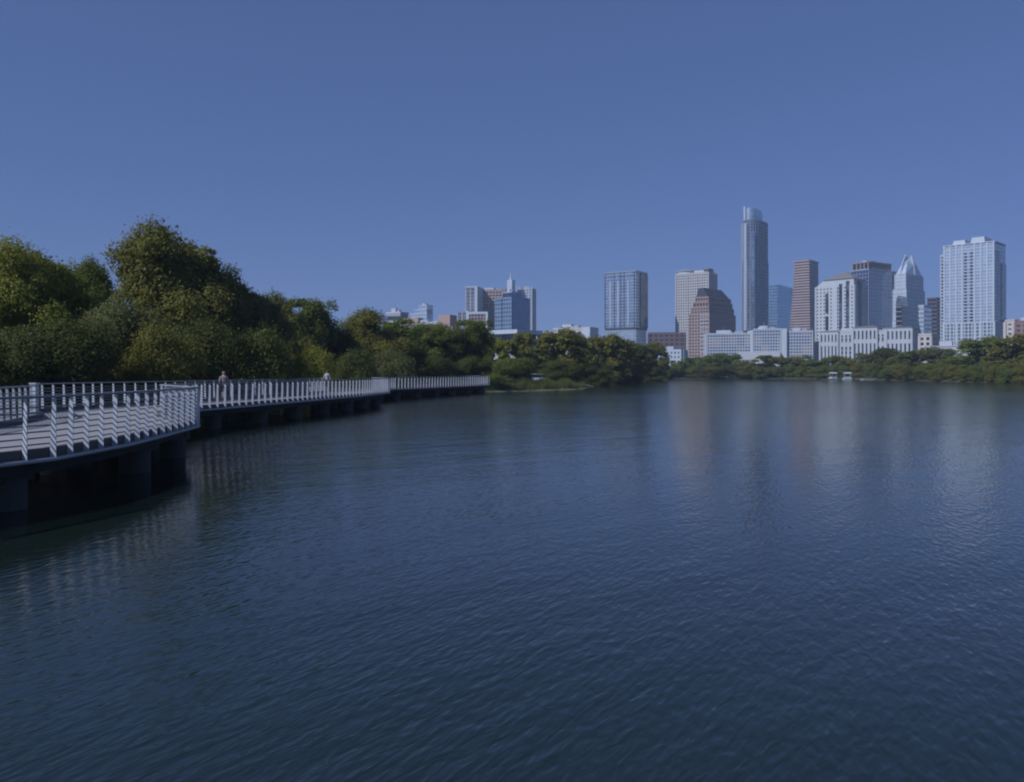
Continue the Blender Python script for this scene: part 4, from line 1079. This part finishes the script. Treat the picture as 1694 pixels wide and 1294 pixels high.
# --- tall white tower at the right
r, wl, wr, zz = frame('residential_tower', 1561, 1645, 1663, 760, 46, 'tall white residential tower with two rooftop crowns at the right')
zt = zz(402); zs = zz(532); pl = rect(-wl, 0, 0, wr)
core(r, pl, zs, zt, M['g_pale']); bands(r, pl, zs, zt, 3.1, .9, .3, M['white'])
for i in range(9):
    if i == 4: continue
    x_ = -wl + i*(wl-1.3)/8
    m = MB(); m.box(x_, x_+1.3, -.8, .4, 0, zt+1.2); m.build('pier', M['white'], r)
for s_ in (-1, 1):
    m = MB(); m.box(-wl*.5+s_*2.6-1.2, -wl*.5+s_*2.6+1.2, -.12, .3, 6, zz(412)); m.build('dark_slot', M['g_dark'], r)
core(r, offset(pl, .3), 0, zs-.5, M['g_mid'], 'base_glazing'); bands(r, offset(pl, .3), 0, zs-.5, 3.3, .9, .35, M['white'], name='base_bands'); piers(r, offset(pl, .3), 0, zs-.4, 3.2, .9, .45, M['white'], name='base_piers')
m = MB(); m.box(-.1, .13, wr*.1, wr*.5, 6, zz(412)); m.build('dark_slot', M['g_dark'], r)
m = MB(); m.box(.2, .8, wr*.6, wr, zs+1, zz(432)); m.build('dark_slot', M['g_dark'], r)
unit(r, offset(pl, .9), zt+1.22, zt+2.0, M['white'], 'parapet')
for t0, t1, yt in ((.20, .42, 391.5), (.56, .80, 389)):
    q2 = rect(-wl*(1-t0), -wl*(1-t1), 1.0, wr*.7); m = MB(); m.prism(offset(q2, .8), zt+2.02, zz(yt), q2); m.build('rooftop_crown', M['white'], r)
pl = rect(-wl-3.8, -wl-.9, 4, wr*.7); punched(r, pl, 0, zz(415), M['g_dark'], M['white'], fl=3.3, bay=2.9, pw=.7, sh=1.0)
pl = rect(-6, 4.5, wr*.75, wr+3); punched(r, pl, 0, zz(531), M['g_dark'], M['cream'], fl=3.3, bay=3.2, pw=1.0, sh=1.2)
r, wl, wr, zz = frame('low_white_building', 1540, 1607, 1612, 420, 34, 'low plain white building at the foot of the tall white tower')
pl = rect(-wl, 0, 0, 15); unit(r, pl, 0, zz(573), M['white'], 'wall'); roof_slab(r, pl, zz(573)+.02, M['lightgrey'], .5, .4); m = MB(); m.box(-wl*.9, -wl*.1, -.1, .1, 1, 4); m.build('window_band', M['g_dark'], r)
r, wl, wr, zz = frame('pale_block', 1664, 1678, 1684, 640, 46, 'pale stucco block right of the tall white tower')
pl = rect(-wl, 0, 0, wr); punched(r, pl, 0, zz(533), M['g_dark'], M['cream'], bay=5, pw=3.6, sh=2.4)
r, wl, wr, zz = frame('brick_block', 1680, 1712, 1722, 600, 46, 'red brown brick block at the right edge')
pl = rect(-wl, 0, 0, wr); punched(r, pl, 0, zz(534), M['g_dark'], M['brick'], bay=4, pw=2.0, sh=1.9)

# lamp post at the gap between the banks
lp = empty('lamp_post', (X(1131, 330), 330, ground_z(X(1131, 330), 330))); tag(lp, 'grey lamp post rising from the trees below the cream tower', 'lamp post')
m = MB(); m.tube([(0, 0, 0), (0, 0, 11.2)], [.16, .1], 8); m.build('pole', M['lightgrey'], lp)
m = MB(); m.tube([(0, 0, 11.1), (-.9, 0, 11.5)], [.07, .06], 6); m.build('arm', M['lightgrey'], lp)
m = MB(); m.box(-1.6, -.9, -.15, .15, 11.42, 11.58); m.build('lamp_head', M['lightgrey'], lp)

# ------------------------------------------------------------------ haze
hm = bpy.data.materials.new('haze_air'); hm.use_nodes = True
hn = hm.node_tree; hn.nodes.clear()
ho = hn.nodes.new('ShaderNodeOutputMaterial'); hv = hn.nodes.new('ShaderNodeVolumePrincipled')
hv.inputs['Color'].default_value = (0.62, 0.78, 1.0, 1); hv.inputs['Density'].default_value = 0.00025; hv.inputs['Anisotropy'].default_value = 0.0
hn.links.new(hv.outputs[0], ho.inputs['Volume'])
m = MB(); m.box(-9500, 9500, -9500, 9500, -3.6, 214)
HAZE = True
if HAZE: tag(m.build('haze', hm), 'thin blue air over the lake and city', 'haze', kind='stuff')
